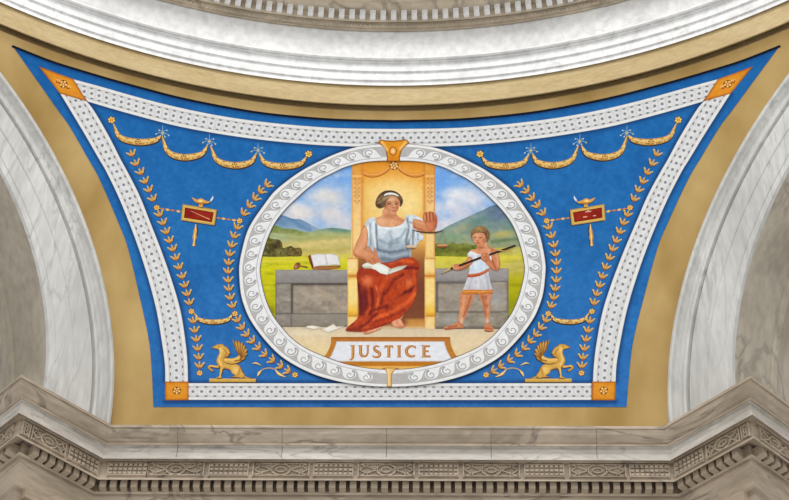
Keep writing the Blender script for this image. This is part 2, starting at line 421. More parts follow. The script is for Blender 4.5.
class Paint:       # several strokes or shapes laid one over the other as one painted surface
    def __init__(s): s.v = []; s.f = []; s.c = []; s.n = 0
    def add(s, xy, faces, fn, layer):
        xy = np.asarray(xy, float); s.v.append(S(xy, layer)); s.c.append(fn(xy[:, 0], xy[:, 1]))
        # keep every face turned towards the crossing
        out = []
        for f in faces:
            p = xy[list(f)]; ar = sum(p[i][0]*p[(i+1) % len(f)][1]-p[(i+1) % len(f)][0]*p[i][1] for i in range(len(f)))
            out.append(tuple(i+s.n for i in (f if ar < 0 else f[::-1])))
        s.f += out; s.n += len(xy)
    def poly(s, poly, base, ops=(), layer=0, step=1.5, mir=False):
        xy, fc = tri(poly, step); fn = colour(base, ops)
        if mir:
            c = fn(xy[:, 0], xy[:, 1]); xy = mirror(xy); s.add(xy, fc, lambda x, y: c, layer)
        else: s.add(xy, fc, fn, layer)
    def skin(s, poly, base, ops=(), layer=0, step=1.5):
        s.poly(poly, base, [('nt', (160, 90, 54), .28, 3.4, (1, 1)), ('nt', (240, 196, 148), .34, 2.8, (1, .8))]+list(ops), layer, step)
    def stroke(s, pts, w0, col, layer=0, w1=None, mir=False, closed=False):   # ribbon of width w0..w1
        P = np.array(pts, float); n = len(P); w1 = w0 if w1 is None else w1
        d = np.gradient(P, axis=0); d /= (np.linalg.norm(d, axis=1)[:, None]+1e-9); nn = np.stack([-d[:, 1], d[:, 0]], 1)
        w = (np.array([np.interp(i, np.linspace(0, n-1, len(w0)), w0) for i in range(n)]) if hasattr(w0, '__len__') else np.linspace(w0, w1, n))[:, None]/2
        xy = np.concatenate([P+nn*w, P-nn*w]); f = [(i, i+1, n+i+1, n+i) for i in range(n-1)]
        if mir: xy = mirror(xy)
        s.add(xy, f, lambda x, y: np.tile(np.array(col, float), (len(x), 1)), layer)
    def disc(s, x, y, rx, ry, col, layer=0, n=10, mir=False, rim=None):
        t = np.linspace(0, 2*PI, n, endpoint=False); xy = np.concatenate([[[x, y]], np.stack([x+rx*np.cos(t), y+ry*np.sin(t)], 1)])
        if mir: xy = mirror(xy)
        f = [(0, i+1, (i+1) % n+1) for i in range(n)]
        cc = np.tile(np.array(rim if rim is not None else col, float), (n+1, 1)); cc[0] = col
        s.add(xy, f, lambda a, b: cc, layer)
    def build(s, name, parent=None, origin=None):
        v = np.concatenate(s.v); c = np.concatenate(s.c)
        if parent is None and origin is None: origin = v.mean(0)
        o = mk(name, v, s.f, M['paint'], parent, origin)
        at = o.data.color_attributes.new('paint', 'FLOAT_COLOR', 'POINT')
        q = np.ones((len(v), 4)); q[:, :3] = lin(c); at.data.foreach_set('color', q.ravel().astype(np.float32))
        return o
def xc(y): return 396.2-.0171*(y-44)
def mirror(xy):
    xy = np.array(xy, float); xy[:, 0] = 2*xc(xy[:, 1])-xy[:, 0]; return xy
def mpt(p): return tuple(mirror([p])[0])
def one(name, parent, poly, base, ops=(), layer=0, step=1.5, mir=False):
    p = Paint(); p.poly(poly, base, ops, layer, step, mir); return p.build(name, parent)

# ================================================================== THE MURAL
GOLD = (206, 166, 90); GOLDL = (240, 216, 150); GOLDD = (140, 92, 40); OUT = (70, 45, 30)
WH = (229, 229, 227); LINE = (150, 150, 150)
def rs(pts, n, ys=1.0):          # resample a polyline to n points, evenly along
    P = np.array(pts, float); d = np.hypot(np.diff(P[:, 0]), np.diff(P[:, 1])/ys); s = np.r_[0, np.cumsum(d)]
    t = np.linspace(0, s[-1], n); return np.stack([np.interp(t, s, P[:, 0]), np.interp(t, s, P[:, 1])], 1)
def plen(pts):
    P = np.array(pts, float); return float(np.hypot(np.diff(P[:, 0]), np.diff(P[:, 1])).sum())

# ---- blue ground
mural = thing('mural_panel', 'blue painted mural panel with white dotted border filling the pendentive', 'mural', (391, 405))
BT_O = [(73, 79), (100, 86.2), (140, 97.6), (180, 107.6), (220, 115.6), (260, 121.4), (300, 125.4), (340, 128), (395, 128.8)]
BT_I = [(88, 101.8), (115, 109.8), (147, 118.6), (180, 126.9), (220, 134.2), (260, 139.8), (300, 143.8), (340, 146.3), (395, 147.2)]
BL_O = [(60, 93.5), (70, 110), (85, 135), (99.4, 160), (105.6, 170.5), (117.5, 195), (127.9, 220), (139, 250), (149, 282), (156.6, 312), (162, 344), (164.7, 365), (165, 381.5)]
BL_I = [(87, 101.5), (93.8, 110), (108.5, 135), (121.2, 160), (127, 170.5), (139.5, 195), (149.5, 220), (161.3, 250), (172.5, 282), (181, 312), (186, 344), (187.8, 365), (188.2, 381.5)]
RO = [(394.7, 144), (380, 144), (356.8, 146.9), (335.5, 153.8), (315.3, 163.2), (300.4, 171.4), (285.8, 181.8), (273.5, 192.3), (263, 206), (252.6, 221), (246.6, 233), (242.2, 249), (239.6, 262), (239, 272), (240.6, 293), (244.8, 308), (250.3, 320), (260.3, 334.5), (273, 349), (284.6, 358.9), (302, 369), (320.4, 376.6), (345, 382.8), (370, 386.1), (391, 386.9)]
RN = [(394.5, 161.2), (380, 161), (362, 162.8), (344.6, 167.5), (331, 174), (320.3, 179.4), (308, 188.4), (296.8, 198.4), (286, 209), (276.2, 221.2), (269.6, 234), (264, 250), (261.2, 262), (260.3, 273), (264.4, 294), (269.8, 309), (276.2, 320), (290.7, 337), (305, 347.5), (323.5, 356), (346, 363.8), (370, 368.3), (391, 369.7)]
TOPB = [(12, 45), (50, 60), (80, 69.5), (110, 78.4), (145, 88), (180, 97), (220, 105.2), (260, 111.9), (300, 116.2), (340, 119), (395, 120.2)]
LEFTB = [(12, 45), (34, 76), (57.5, 109.5), (70, 127), (89, 160), (100, 180), (117.3, 220), (128.5, 250), (143.2, 312), (149.5, 344), (152, 375), (153.5, 407)]
def both(left):                  # left list running to the centre line, continued on the right
    return [tuple(p) for p in left]+[mpt(p) for p in left[::-1][1:]]
topc = both(cr(TOPB, 5)); leftc = cr(LEFTB, 5); rightc = [mpt(p) for p in leftc]
fieldpoly = topc+rightc[1:]+leftc[::-1][:-1]
FIELDLINES = [both(cr(BT_I, 4)), cr(BL_I, 4), [mpt(p) for p in cr(BL_I, 4)], [(188, 383), (591, 383)], [(165, 401.5), (615, 401.5)], cr(BL_O, 3), [mpt(p) for p in cr(BL_O, 3)], cr(RO, 3), [mpt(p) for p in cr(RO, 3)]]
pt = Paint(); EDG = [('s', l, 2.8, (20, 58, 108), .8) for l in FIELDLINES]+[('s', topc, 3.4, (12, 40, 84), .9)]  # dark rims along the bands; the top stroke paints shade under the plaster
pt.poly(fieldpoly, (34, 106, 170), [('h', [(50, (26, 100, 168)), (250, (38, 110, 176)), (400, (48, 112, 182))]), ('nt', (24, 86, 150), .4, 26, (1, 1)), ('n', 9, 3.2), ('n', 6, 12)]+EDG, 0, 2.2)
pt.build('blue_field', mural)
for nm, c, w, off in (('edge_shade_line', topc, 2.3, 1.0),):  # dark border line that also paints the shadow below the plaster moulding
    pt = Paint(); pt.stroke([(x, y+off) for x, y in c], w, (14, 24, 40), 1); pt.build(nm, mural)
# ---- white border bands
def band(outer, inner, name, parent, dot, seed=0, dashlen=3.6):
    o = np.array(outer); i_ = np.array(inner); L = (plen(outer)+plen(inner))/2; n = max(8, int(L/4))
    O = rs(outer, n); I = rs(inner, n)
    vs = [0, .018, .03, .16, .175, .19, .22, .5, .78, .81, .825, .84, .97, .982, 1]
    dk = (120, 118, 116); z = (212, 213, 213)
    cols = [(90, 96, 110), (200, 200, 200), WH, WH, (176, 174, 172), (196, 196, 196), z, z, z, (196, 196, 196), (176, 174, 172), WH, WH, (190, 190, 192), (66, 78, 98)]
    p = Paint(); xy = []; c = []
    for v, col in zip(vs, cols):
        xy.append(O*(1-v)+I*v); c.append(np.tile(np.array(col, float), (n, 1)))
    xy = np.concatenate(xy); c = np.concatenate(c); f = []
    for a in range(len(vs)-1):
        for b in range(n-1): f.append((a*n+b, a*n+b+1, (a+1)*n+b+1, (a+1)*n+b))
    p.add(xy, f, lambda x, y: c, 2)
    k = int(round(L/dot)); Od = rs(outer, 2*k+1); Id = rs(inner, 2*k+1)
    wid = np.hypot(*(Od-Id).T).mean()
    for m in range(2*k+1):
        a, b = Od[m], Id[m]; t = (Od[min(m+1, 2*k)]-Od[max(m-1, 0)]); t /= np.hypot(*t)+1e-9
        if m % 2 == 1:
            q = a*.5+b*.5; 
            for rr, cc, ly in ((.18*wid, (222, 223, 223), 2.3),): p.disc(q[0], q[1], dot*.40, wid*.20, cc, ly, 12)
            p.disc(q[0], q[1], 1.75, 1.6, (112, 114, 118), 2.8, 8, rim=(160, 160, 162))
        else:
            for v in (.235, .765):
                q = a*(1-v)+b*v; p.stroke([q-t*dashlen*.5, q, q+t*dashlen*.5], (.4, 1.7, .4), (128, 122, 118), 2.8)
    return p.build(name, parent)
band(both(cr(BT_O, 4)), both(cr(BT_I, 4)), 'border_band', mural, 7.72)
band(cr(BL_O, 4), cr(BL_I, 4), 'border_band', mural, 7.4)
band([mpt(p) for p in cr(BL_O, 4)], [mpt(p) for p in cr(BL_I, 4)], 'border_band', mural, 7.4)
band([(188.5, 383), (391, 383.2), (591.3, 383)], [(188.5, 400), (391, 400.2), (591.3, 400)], 'border_band', mural, 8.7)
# ---- gold corner blocks
def flower(p, x, y, r, layer, mir=False, petals=6, col=(236, 190, 96), ctr=(150, 84, 30), out=True, fy=.92):
    if out: p.disc(x, y, r*1.12, r*1.12*fy, (112, 66, 24), layer, 12, mir)
    for k in range(petals):
        a = 2*PI*k/petals+.3; p.disc(x+r*.68*math.cos(a), y+r*.68*math.sin(a)*fy, r*.34, r*.34*fy, (246, 214, 140), layer+.3, 8, mir, rim=col)
    p.disc(x, y, r*.42, r*.42*fy, ctr, layer+.6, 8, mir)
    p.disc(x, y, r*.24, r*.24*fy, (246, 204, 120), layer+.8, 6, mir)
kite = [(38.5, 66.2), (73.3, 79), (87.3, 101.6), (60, 93.6)]
sq = [(165, 381.6), (188.6, 381.6), (188.6, 400.2), (165, 400.2)]
for poly, ctr, kind in ((kite, (63.3, 84), 'k'), (sq, (176.8, 390.6), 's')):
    for mir in (False, True):
        p = Paint(); p.poly(poly, (222, 142, 38), [('e', poly, 1.3, (150, 78, 22), .85), ('g', ctr[0], ctr[1], 11, 8, 0, (232, 160, 50), .5), ('n', 8, 3)], 3.5, 1.0, mir)
        b = p.build('corner_block', mural)
        p = Paint(); flower(p, ctr[0], ctr[1], 3.9, 4, mir, 5, (240, 176, 90), (190, 96, 40))
        if kind == 'k':
            for sx in (-1, 1):
                c0 = np.array(ctr); d = np.array([.86, .5])*sx
                p.stroke([c0+d*4, c0+d*6+np.array((1.2, -.9)), c0+d*9], (1.6, 2.2, .5), (238, 176, 96), 4.5, mir=mir)
                p.stroke([c0+d*4, c0+d*6+np.array((-1.2, 1.6)), c0+d*8.4], (1.2, 1.6, .4), (170, 84, 30), 4.4, mir=mir)
        p.build('rosette', b)

# ---- the wave scroll ring of the medallion
NW = 27; KS = 12
Oh = rs(cr(RO, 6), NW*KS+1, .80); Ih = rs(cr(RN, 6), NW*KS+1, .80)
def ringpt(s, v, side):      # s in waves from the top, v across
    t = np.clip(s*KS, 0, NW*KS); i0 = np.minimum(np.floor(t).astype(int), NW*KS-1); fr = (t-i0)[:, None]
    o = Oh[i0]*(1-fr)+Oh[i0+1]*fr; i_ = Ih[i0]*(1-fr)+Ih[i0+1]*fr
    q = o*(1-v[:, None])+i_*v[:, None]
    return mirror(q) if side else q
med = thing('medallion_frame', 'oval white frame with grey running wave scroll around the central painting', 'frame', (390.8, 386.9))
p = Paint(); LR = 26
for side in (0, 1):
    vs = [-.012, .01, .025, .155, .17, .185, .2, .76, .78, .955, .97, .985, 1.01]
    cols = [(62, 66, 74), (150, 150, 152), (233, 233, 231), (233, 233, 231), (150, 146, 142), (186, 184, 181), (182, 180, 177), (182, 180, 177), (226, 227, 228), (232, 232, 232), (214, 214, 214), (110, 104, 98), (66, 58, 50)]
    ss = np.linspace(0, NW, NW*5+1); n = len(ss); xy = []; c = []
    for v, col in zip(vs, cols): xy.append(ringpt(ss, np.full(n, v), side)); c.append(np.tile(np.array(col, float), (n, 1)))
    xy = np.concatenate(xy); c = np.concatenate(c)
    p.add(xy, [(a*n+b, a*n+b+1, (a+1)*n+b+1, (a+1)*n+b) for a in range(len(vs)-1) for b in range(n-1)], lambda x, y: c, LR)
p.build('ring_band', med)
wave = cr([(-.98, .80), (-.80, .775), (-.66, .70), (-.55, .56), (-.45, .40), (-.28, .28), (-.04, .235), (.20, .30), (.33, .44), (.32, .58), (.19, .67), (.04, .70), (-.02, .73), (.02, .80)], 3)
for side in (0, 1):
    p = Paint()
    for k in range(NW):
        xo = k+.55
        if k < 1: continue
        w = np.array(wave); s_ = xo+w[:, 0]; q = ringpt(s_, w[:, 1], side)
        if k == NW-1: continue
        xy, fc = tri([tuple(a) for a in q], 3); p.add(xy, fc, lambda x, y: np.tile(np.array((231, 232, 232.)), (len(x), 1)), LR+.6)
        t = np.linspace(0, 1, 18); a = 1.5-t*7.4; rad = .235*(1-t)**.7+.035
        q = ringpt(xo-.03+rad*1.1*np.cos(a), .475+rad*.85*np.sin(a), side); p.stroke(q, (1.5, 1.1, .9, .8), (160, 160, 160), LR+1)
    ss = np.linspace(.8, NW-.8, NW*5); p.stroke(ringpt(ss, np.full(len(ss), .815), side), .7, (178, 178, 182), LR+1)
    p.build('wave_scroll', med)
# clasps
cl = [(377.5, 143), (379, 140.8), (381, 139.4), (384.6, 140.2), (392.7, 140.8), (400.8, 140), (404.9, 139), (407.5, 140.4), (409.5, 143), (406, 145.7), (402.6, 149), (400.8, 153.6), (399.8, 158), (400.4, 161.5), (386.4, 161.5), (386.9, 157), (386, 151.5), (384, 147.2), (381, 145)]
p = Paint(); p.poly(cl, (226, 148, 34), [('e', cl, 1.1, (110, 58, 16), .9), ('s', [(382, 142), (387, 150)], 1.6, (250, 205, 130), .8), ('s', [(406, 142), (400, 149)], 1.6, (250, 205, 130), .8), ('g', 393, 158, 5, 4, 0, (205, 112, 24), .5)], LR+3, .8)
c_ = p.build('clasp', med); tag(c_, 'gold keystone clasp with pale jewel')
p = Paint(); p.disc(393, 151, 3.9, 4.6, (150, 84, 24), LR+3.5, 14); p.disc(393, 151, 3.0, 3.7, (252, 222, 160), LR+4, 14, rim=(228, 150, 60)); p.build('jewel', c_)
cl2 = [(381.8, 368), (385, 369.6), (387, 373), (387.2, 380), (386.7, 386.8), (392, 386.8), (391.6, 380), (392, 374), (394.5, 370), (399.6, 368), (392, 367.6), (388, 367.6)]
p = Paint(); p.poly(cl2, (236, 196, 120), [('e', cl2, .8, (140, 84, 34), .85), ('s', [(388, 370), (388.5, 385)], .9, (252, 226, 168), .8)], LR+3, .7)
tag(p.build('clasp', med), 'slender cream gold clasp at the bottom')

# ---- the landscape
land = thing('landscape', 'painted landscape of sky, hills and yellow field filling the oval', 'landscape', (391, 340), layer=4)
def inell(x, y): return x, y
ringmid = [tuple(q) for q in ringpt(np.linspace(0, NW, 90), np.full(90, .7), 0)]
ringmid = ringmid+[mpt(q) for q in ringmid[::-1]]
def hull(pts):
    pts = sorted(set((float(x), float(y)) for x, y in pts)); h = []
    for seq in (pts, pts[::-1]):
        c = []
        for p_ in seq:
            while len(c) > 1 and (c[-1][0]-c[-2][0])*(p_[1]-c[-2][1])-(c[-1][1]-c[-2][1])*(p_[0]-c[-2][0]) <= 1e-9: c.pop()
            c.append(p_)
        h += c[:-1]
    return h
ringmid = hull(ringmid)
def clip(poly):           # clip poly to the ring middle (Sutherland-Hodgman against the convex oval)
    out = list(poly); C = ringmid; n = len(C); 
    ar = sum(C[i][0]*C[(i+1) % n][1]-C[(i+1) % n][0]*C[i][1] for i in range(n)); sgn = 1 if ar > 0 else -1
    for i in range(n):
        a = C[i]; b = C[(i+1) % n]
        if math.hypot(a[0]-b[0], a[1]-b[1]) < .3: continue
        f = lambda q: sgn*((b[0]-a[0])*(q[1]-a[1])-(b[1]-a[1])*(q[0]-a[0]))
        new = []
        for j in range(len(out)):
            P, Q = out[j], out[(j+1) % len(out)]; fp, fq = f(P), f(Q)
            if fp >= 0: new.append(P)
            if (fp >= 0) != (fq >= 0):
                t = fp/(fp-fq); new.append((P[0]+(Q[0]-P[0])*t, P[1]+(Q[1]-P[1])*t))
        out = new
        if not out: break
    return out
def sc(name, parent, poly, base, ops, layer, step=1.6): return one(name, parent, clip(poly), base, ops, layer, step)
CLOUD = (226, 219, 214)
sc('sky', land, [(240, 140), (545, 140), (545, 262), (240, 262)], (130, 172, 226),
   [('h', [(160, (112, 164, 228)), (200, (138, 178, 226)), (228, (186, 200, 216))]), ('nt', (160, 190, 228), .5, 18, (1, 1.5)),
    ('g', 322, 195, 17, 9, -5, CLOUD, .85), ('g', 335, 199, 12, 9, 0, (232, 222, 210), .6), ('g', 300, 213, 16, 8, 0, (228, 218, 210), .9), ('g', 286, 219, 16, 6, 0, (214, 208, 208), .7), ('g', 330, 214, 14, 8, 0, (224, 214, 210), .85), ('g', 344, 222, 16, 8, 0, (214, 208, 212), .7), ('g', 296, 206, 9, 4, 0, (238, 226, 214), .5),
    ('g', 450, 194, 8, 6, 0, (236, 232, 230), .9), ('g', 465, 196, 12, 9, 10, (240, 236, 230), .8), ('g', 478, 199, 12, 9, 0, (214, 214, 224), .7), ('g', 448, 208, 20, 10, 0, (212, 216, 228), .9), ('g', 466, 212, 16, 8, 0, (206, 208, 220), .8), ('g', 440, 224, 18, 8, 0, (206, 206, 216), .9),
    ('g', 487, 196, 12, 7, 25, (176, 200, 232), .5), ('nt', (242, 238, 232), .35, 9, (1, 1.6)), ('nt', (90, 150, 226), .3, 14, (1, 1.4)), ('g', 450, 203, 5, 3, 0, (244, 240, 234), .6), ('g', 441, 181, 8, 10, 0, (98, 156, 230), .6), ('g', 313, 184, 16, 6, -30, (134, 176, 232), .5), ('n', 6, 5)], 5, 1.5)
# left hills
sc('mountain', land, cr([(250, 232), (262, 221), (272, 217), (280.5, 215), (287, 216.6), (292.4, 218.8), (300, 219.3), (306, 222), (311, 224.6), (319.6, 229), (330, 233), (330, 242), (250, 242)], 3), (104, 138, 174),
   [('h', [(214, (92, 128, 168)), (226, (128, 158, 186)), (234, (166, 184, 186))]), ('s', [(292, 219), (300, 226), (310, 230)], 2.5, (80, 118, 160), .6), ('s', [(276, 217), (284, 224)], 3, (88, 124, 160), .5), ('n', 8, 4)], 6, 1.3)
sc('hill', land, cr([(240, 238), (262, 232), (285, 231), (305, 233), (318, 229.8), (329.8, 227.8), (340, 228.4), (350, 229.8), (370, 232), (370, 262), (240, 262)], 3), (178, 176, 112),
   [('h', [(228, (120, 150, 132)), (233, (164, 172, 122)), (242, (196, 184, 112)), (252, (204, 188, 116)), (258, (204, 192, 60))]),
    ('s', [(330, 229), (348, 231)], 2.6, (96, 136, 120), .8), ('g', 276, 238, 14, 4, 5, (184, 196, 168), .8), ('s', [(268, 236), (300, 240), (320, 236)], 2.6, (138, 156, 92), .5), ('s', [(300, 246), (320, 242), (348, 240)], 3, (222, 196, 128), .6), ('s', [(296, 250), (330, 251), (350, 249)], 2, (178, 160, 80), .6),
    ('g', 330, 237, 14, 3, -8, (170, 172, 104), .6), ('n', 12, 5, (1, 2))], 7, 1.3)
sc('hedge', land, cr([(262, 229), (270, 225.5), (277, 226), (284, 228.5), (293, 229), (301, 231), (310, 233.5), (303, 236), (292, 235), (280, 233), (268, 232.5), (262, 233)], 3), (112, 128, 60),
   [('h', [(226, (108, 132, 58)), (235, (160, 164, 104))]), ('nt', (70, 88, 44), .8, 3, (1, 1)), ('nt', (176, 180, 110), .5, 3, (1, 1)), ('n', 20, 2)], 8, 1.0)
sc('field', land, [(240, 256.5), (300, 256.5), (362, 254), (362, 340), (240, 340)], (198, 192, 36),
   [('h', [(255, (206, 200, 60)), (270, (204, 200, 24)), (300, (184, 180, 22)), (318, (160, 160, 30))]), ('s', [(262, 262), (300, 260), (345, 259)], 1.6, (222, 206, 70), .7), ('nt', (150, 156, 20), .7, 6, (.6, 3)), ('nt', (226, 218, 60), .6, 5, (.5, 3)), ('g', 340, 256, 12, 3, 0, (208, 196, 96), .8), ('g', 270, 312, 5, 6, 0, (120, 118, 20), .7)], 8, 1.3)
sc('bush', land, cr([(258, 256), (260, 246), (264, 240), (268, 237.5), (273, 239), (279, 239.5), (282, 243), (283, 248), (287, 247), (291, 246), (295, 248), (300, 247.5), (302, 251), (301, 256), (290, 256.5), (270, 257)], 3), (104, 96, 48),
   [('g', 268, 241, 4, 3, 0, (140, 140, 30), .8), ('g', 276, 246, 5, 5, 0, (66, 52, 32), .9), ('g', 268, 250, 5, 5, 0, (72, 70, 36), .9), ('g', 280, 252, 5, 3, 0, (132, 128, 74), .8), ('g', 295, 252, 6, 4, 0, (126, 100, 52), .8), ('g', 288, 251, 3, 3, 0, (90, 76, 42), .8), ('nt', (50, 42, 28), .8, 3, (1, 1)), ('nt', (150, 144, 78), .55, 2.4, (1, 1)), ('n', 26, 2)], 9, .9)
# right hills
sc('mountain', land, cr([(428, 236), (437.6, 231.8), (446, 227), (455, 222.7), (464, 218.5), (471.8, 215), (478, 212), (484.5, 209.4), (490, 206.5), (496, 204.8), (502, 207), (509, 212), (520, 219), (530, 224), (530, 262), (428, 262)], 3), (118, 142, 138),
   [('h', [(206, (96, 118, 142)), (220, (112, 136, 144)), (236, (142, 158, 134)), (250, (150, 156, 106))]), ('s', [(438, 234), (462, 222), (486, 213)], 4, (140, 164, 160), .5), ('nt', (84, 112, 104), .4, 5, (1, 1.6)), ('nt', (180, 172, 128), .35, 6, (1, 2)), ('g', 462, 228, 12, 4, -25, (172, 168, 128), .7), ('g', 504, 234, 14, 3.5, -8, (192, 178, 96), .8), ('g', 478, 222, 14, 4, -20, (92, 132, 116), .6),
    ('g', 498, 214, 12, 6, 10, (90, 112, 150), .6), ('g', 512, 226, 8, 6, 30, (100, 136, 128), .6), ('g', 449, 237, 12, 5, 0, (122, 156, 118), .6), ('s', [(492, 242), (505, 240), (518, 239)], 1.8, (92, 116, 76), .7), ('n', 9, 4)], 6, 1.3)
sc('hedge', land, cr([(430, 245), (440, 243), (446, 244.5), (452, 242.5), (458, 244), (465, 243), (472, 245), (480, 246), (480, 256), (430, 256)], 3), (112, 120, 48),
   [('h', [(243, (136, 140, 62)), (250, (96, 104, 40)), (255, (126, 132, 46))]), ('nt', (66, 82, 34), .8, 4, (1, 1)), ('nt', (176, 156, 70), .5, 5, (1, 1)), ('n', 20, 3)], 8, 1.0)
sc('field', land, [(430, 254.6), (478, 254.6), (490, 248), (540, 246), (540, 340), (430, 340)], (206, 200, 66),
   [('h', [(246, (186, 178, 104)), (256, (212, 204, 66)), (266, (206, 194, 84)), (280, (184, 178, 20)), (300, (170, 166, 20)), (320, (150, 150, 30))]), ('g', 516, 268, 10, 9, 0, (190, 174, 108), .7), ('g', 510, 252, 14, 4, 0, (196, 186, 116), .7), ('s', [(498, 258), (520, 257)], 1.6, (222, 206, 70), .7), ('g', 516, 285, 12, 2, 0, (140, 136, 20), .6), ('g', 512, 305, 8, 8, 0, (140, 142, 16), .6), ('nt', (156, 158, 20), .5, 6, (.6, 3))], 7, 1.3)
sc('pavement', land, [(240, 326.4), (545, 327.5), (545, 390), (240, 390)], (224, 202, 164),
   [('h', [(326, (206, 190, 162)), (334, (222, 202, 166)), (348, (230, 208, 160)), (360, (226, 200, 150))]), ('g', 305, 333, 30, 3, 0, (230, 216, 186), .6), ('g', 470, 345, 26, 6, 0, (226, 206, 176), .5), ('s', [(345, 333), (440, 333)], 2.5, (214, 196, 168), .5), ('g', 520, 326, 20, 7, 0, (160, 150, 130), .5), ('n', 6, 6)], 9, 1.5)

# ---- stone blocks
def bench(label, px, layer, slab, stile, panel, rail, shade, name='stone_bench'):
    t = thing(name, label, 'bench', px, 'grey stone benches flanking the throne', layer)
    for nm, poly, base, ops in (('slab', slab, (152, 146, 138), []), ('stile', stile, (142, 134, 124), []), ('panel', panel, (156, 144, 128), []), ('base_rail', rail, (146, 136, 120), [])):
        if poly is None: continue
        one(nm, t, clip(poly), base, [('n', 16, 2.4), ('nt', (190, 180, 162), .6, 7, (.7, 1.6)), ('nt', (108, 100, 92), .4, 5, (.8, 1.6)), ('e', poly, .8, (84, 80, 76), .8)]+ops+shade.get(nm, []), layer, 1.0)
    return t
bench('long grey stone bench on the left with open book on top', (311, 327), 10,
      [(275.5, 269.8), (348.5, 269.8), (348.5, 283.2), (275.5, 283.2)], [(275.5, 283.2), (291.4, 283.2), (291.4, 327), (275.5, 327)],
      [(291.4, 283.2), (348.5, 283.2), (348.5, 314), (291.4, 314)], [(291.4, 314), (348.5, 314), (348.5, 327), (291.4, 327)],
      {'panel': [('s', [(291.5, 284), (348, 284)], 1.8, (74, 66, 60), .9), ('s', [(292.2, 284), (292.2, 314)], 1.2, (74, 66, 60), .8), ('s', [(300, 290), (320, 303)], 3, (178, 166, 150), .6), ('s', [(316, 288), (344, 308)], 3, (176, 160, 138), .6), ('s', [(305, 308), (325, 312)], 3, (120, 108, 98), .5)],
       'slab': [('h', [(269, (168, 164, 160)), (276, (146, 142, 142)), (283, (128, 122, 118))], .6)], 'stile': [('s', [(276, 313.5), (291, 313.5)], .8, (86, 82, 78), .8)],
       'base_rail': [('h', [(314, (148, 144, 134)), (327, (126, 118, 106))], .6)]})
bench('shorter grey stone bench on the right behind the child', (472, 328), 10,
      [(435, 268.4), (508.5, 268.4), (508.5, 281.5), (435, 281.5)], None,
      [(435, 281.5), (508.5, 281.5), (508.5, 312), (435, 312)], [(435, 312), (508.5, 312), (508.5, 329), (435, 329)],
      {'panel': [('g', 455, 292, 14, 6, 0, (166, 160, 148), .6), ('g', 496, 296, 8, 10, 0, (158, 160, 170), .6), ('s', [(436, 283), (464, 283)], 1.2, (92, 86, 84), .8), ('s', [(437, 283), (437, 312)], 1.4, (84, 78, 76), .8), ('s', [(507.6, 283), (507.6, 312)], 1.3, (110, 106, 100), .7), ('g', 450, 304, 12, 4, 0, (130, 124, 118), .5)],
       'slab': [('h', [(268, (164, 160, 160)), (276, (152, 148, 150)), (281, (130, 126, 128))], .6)],
       'base_rail': [('g', 450, 319, 10, 5, 0, (168, 168, 162), .7), ('g', 486, 320, 8, 5, 0, (172, 168, 152), .6), ('s', [(436, 327.5), (500, 327.5)], 1.5, (96, 88, 80), .7)]})

# ---- throne
th = thing('throne', 'tall golden throne with carved pillars behind the seated woman', 'throne', (392, 329), layer=11)
back = [(361, 161), (426, 161), (426, 259), (424.5, 328.6), (357, 328.6), (357, 262), (361, 250)]
one('back_panel', th, back, (238, 190, 100), [('h', [(162, (222, 142, 40)), (175, (232, 160, 60)), (190, (240, 196, 108)), (210, (240, 204, 122)), (240, (234, 182, 92)), (262, (150, 92, 50)), (285, (118, 66, 44)), (316, (124, 70, 46)), (324, (150, 96, 56)), (328, (216, 190, 150))]),
    ('g', 394, 196, 24, 20, 0, (248, 220, 150), .75), ('g', 412, 206, 10, 12, 0, (250, 226, 156), .5), ('g', 420, 226, 8, 14, 0, (232, 164, 70), .6), ('s', [(362, 162), (362, 240)], 2.2, (206, 130, 50), .8), ('s', [(424.6, 162), (424.6, 215)], 2, (204, 126, 44), .8), ('g', 366, 215, 5, 25, 0, (232, 180, 90), .5), ('n', 5, 4)], 11, 1.2)
def pil(pts, ops, name): return one(name, th, pts, (238, 198, 128), ops+[('n', 7, 3)], 11.5, .9)
for x0, x1, xb0, xb1, dx in ((352, 362, 347.5, 358.3, -1), (425, 435, 424.6, 435.4, 1)):
    xs = (x0+x1)/2
    o_ = [('h', [(163, (222, 152, 56)), (176, (226, 160, 72)), (185, (236, 184, 108)), (205, (240, 196, 126)), (240, (242, 206, 138)), (257, (238, 202, 120))]), ('s', [(x0+.5, 162), (x0+.5, 256)], .8, (214, 150, 80), .7), ('s', [(x1-.5, 162), (x1-.5, 256)], .8, (200, 126, 60), .8), ('s', [(x0, 176), (x1, 176)], .6, (250, 216, 150), .8)]
    for k, yy in enumerate((179, 183, 188, 192, 196, 201)): o_ += [('g', xs-1.8, yy, 1.1, .9, 0, (176, 104, 48), .8), ('g', xs+1.8, yy, 1.1, .9, 0, (176, 104, 48), .8), ('g', xs, yy+2, 1.4, .8, 0, (196, 126, 62), .7)]
    a_ = [(x0, 163), (x1, 163), (x1, 258), (x0-(1.5 if dx < 0 else 0), 258), (x0-(1 if dx < 0 else 0), 240)]
    tag(pil(a_, o_, 'pillar'))
    b_ = [(xb0, 257), (xb1, 257), (xb1, 329), (xb0, 329)]
    pil(b_, [('h', [(257, (240, 200, 126)), (264, (244, 216, 150)), (272, (240, 206, 128)), (276, (216, 150, 62)), (280, (244, 214, 132)), (300, (244, 216, 138)), (312, (238, 190, 70)), (315.5, (212, 150, 50)), (317.5, (240, 206, 130)), (328, (238, 206, 150))]), ('s', [(xb0, 258.5), (xb1, 258.5)], .8, (206, 132, 60), .9), ('s', [(xb0, 276), (xb1, 276)], .9, (196, 116, 44), .9), ('s', [(xb0, 316), (xb1, 316)], .7, (190, 126, 44), .9), ('s', [(xb0+.4, 277), (xb0+.4, 328)], .8, (214, 170, 90), .8), ('s', [(xb1-.4, 258), (xb1-.4, 328)], .8, (190, 130, 60), .7)], 'arm_post')
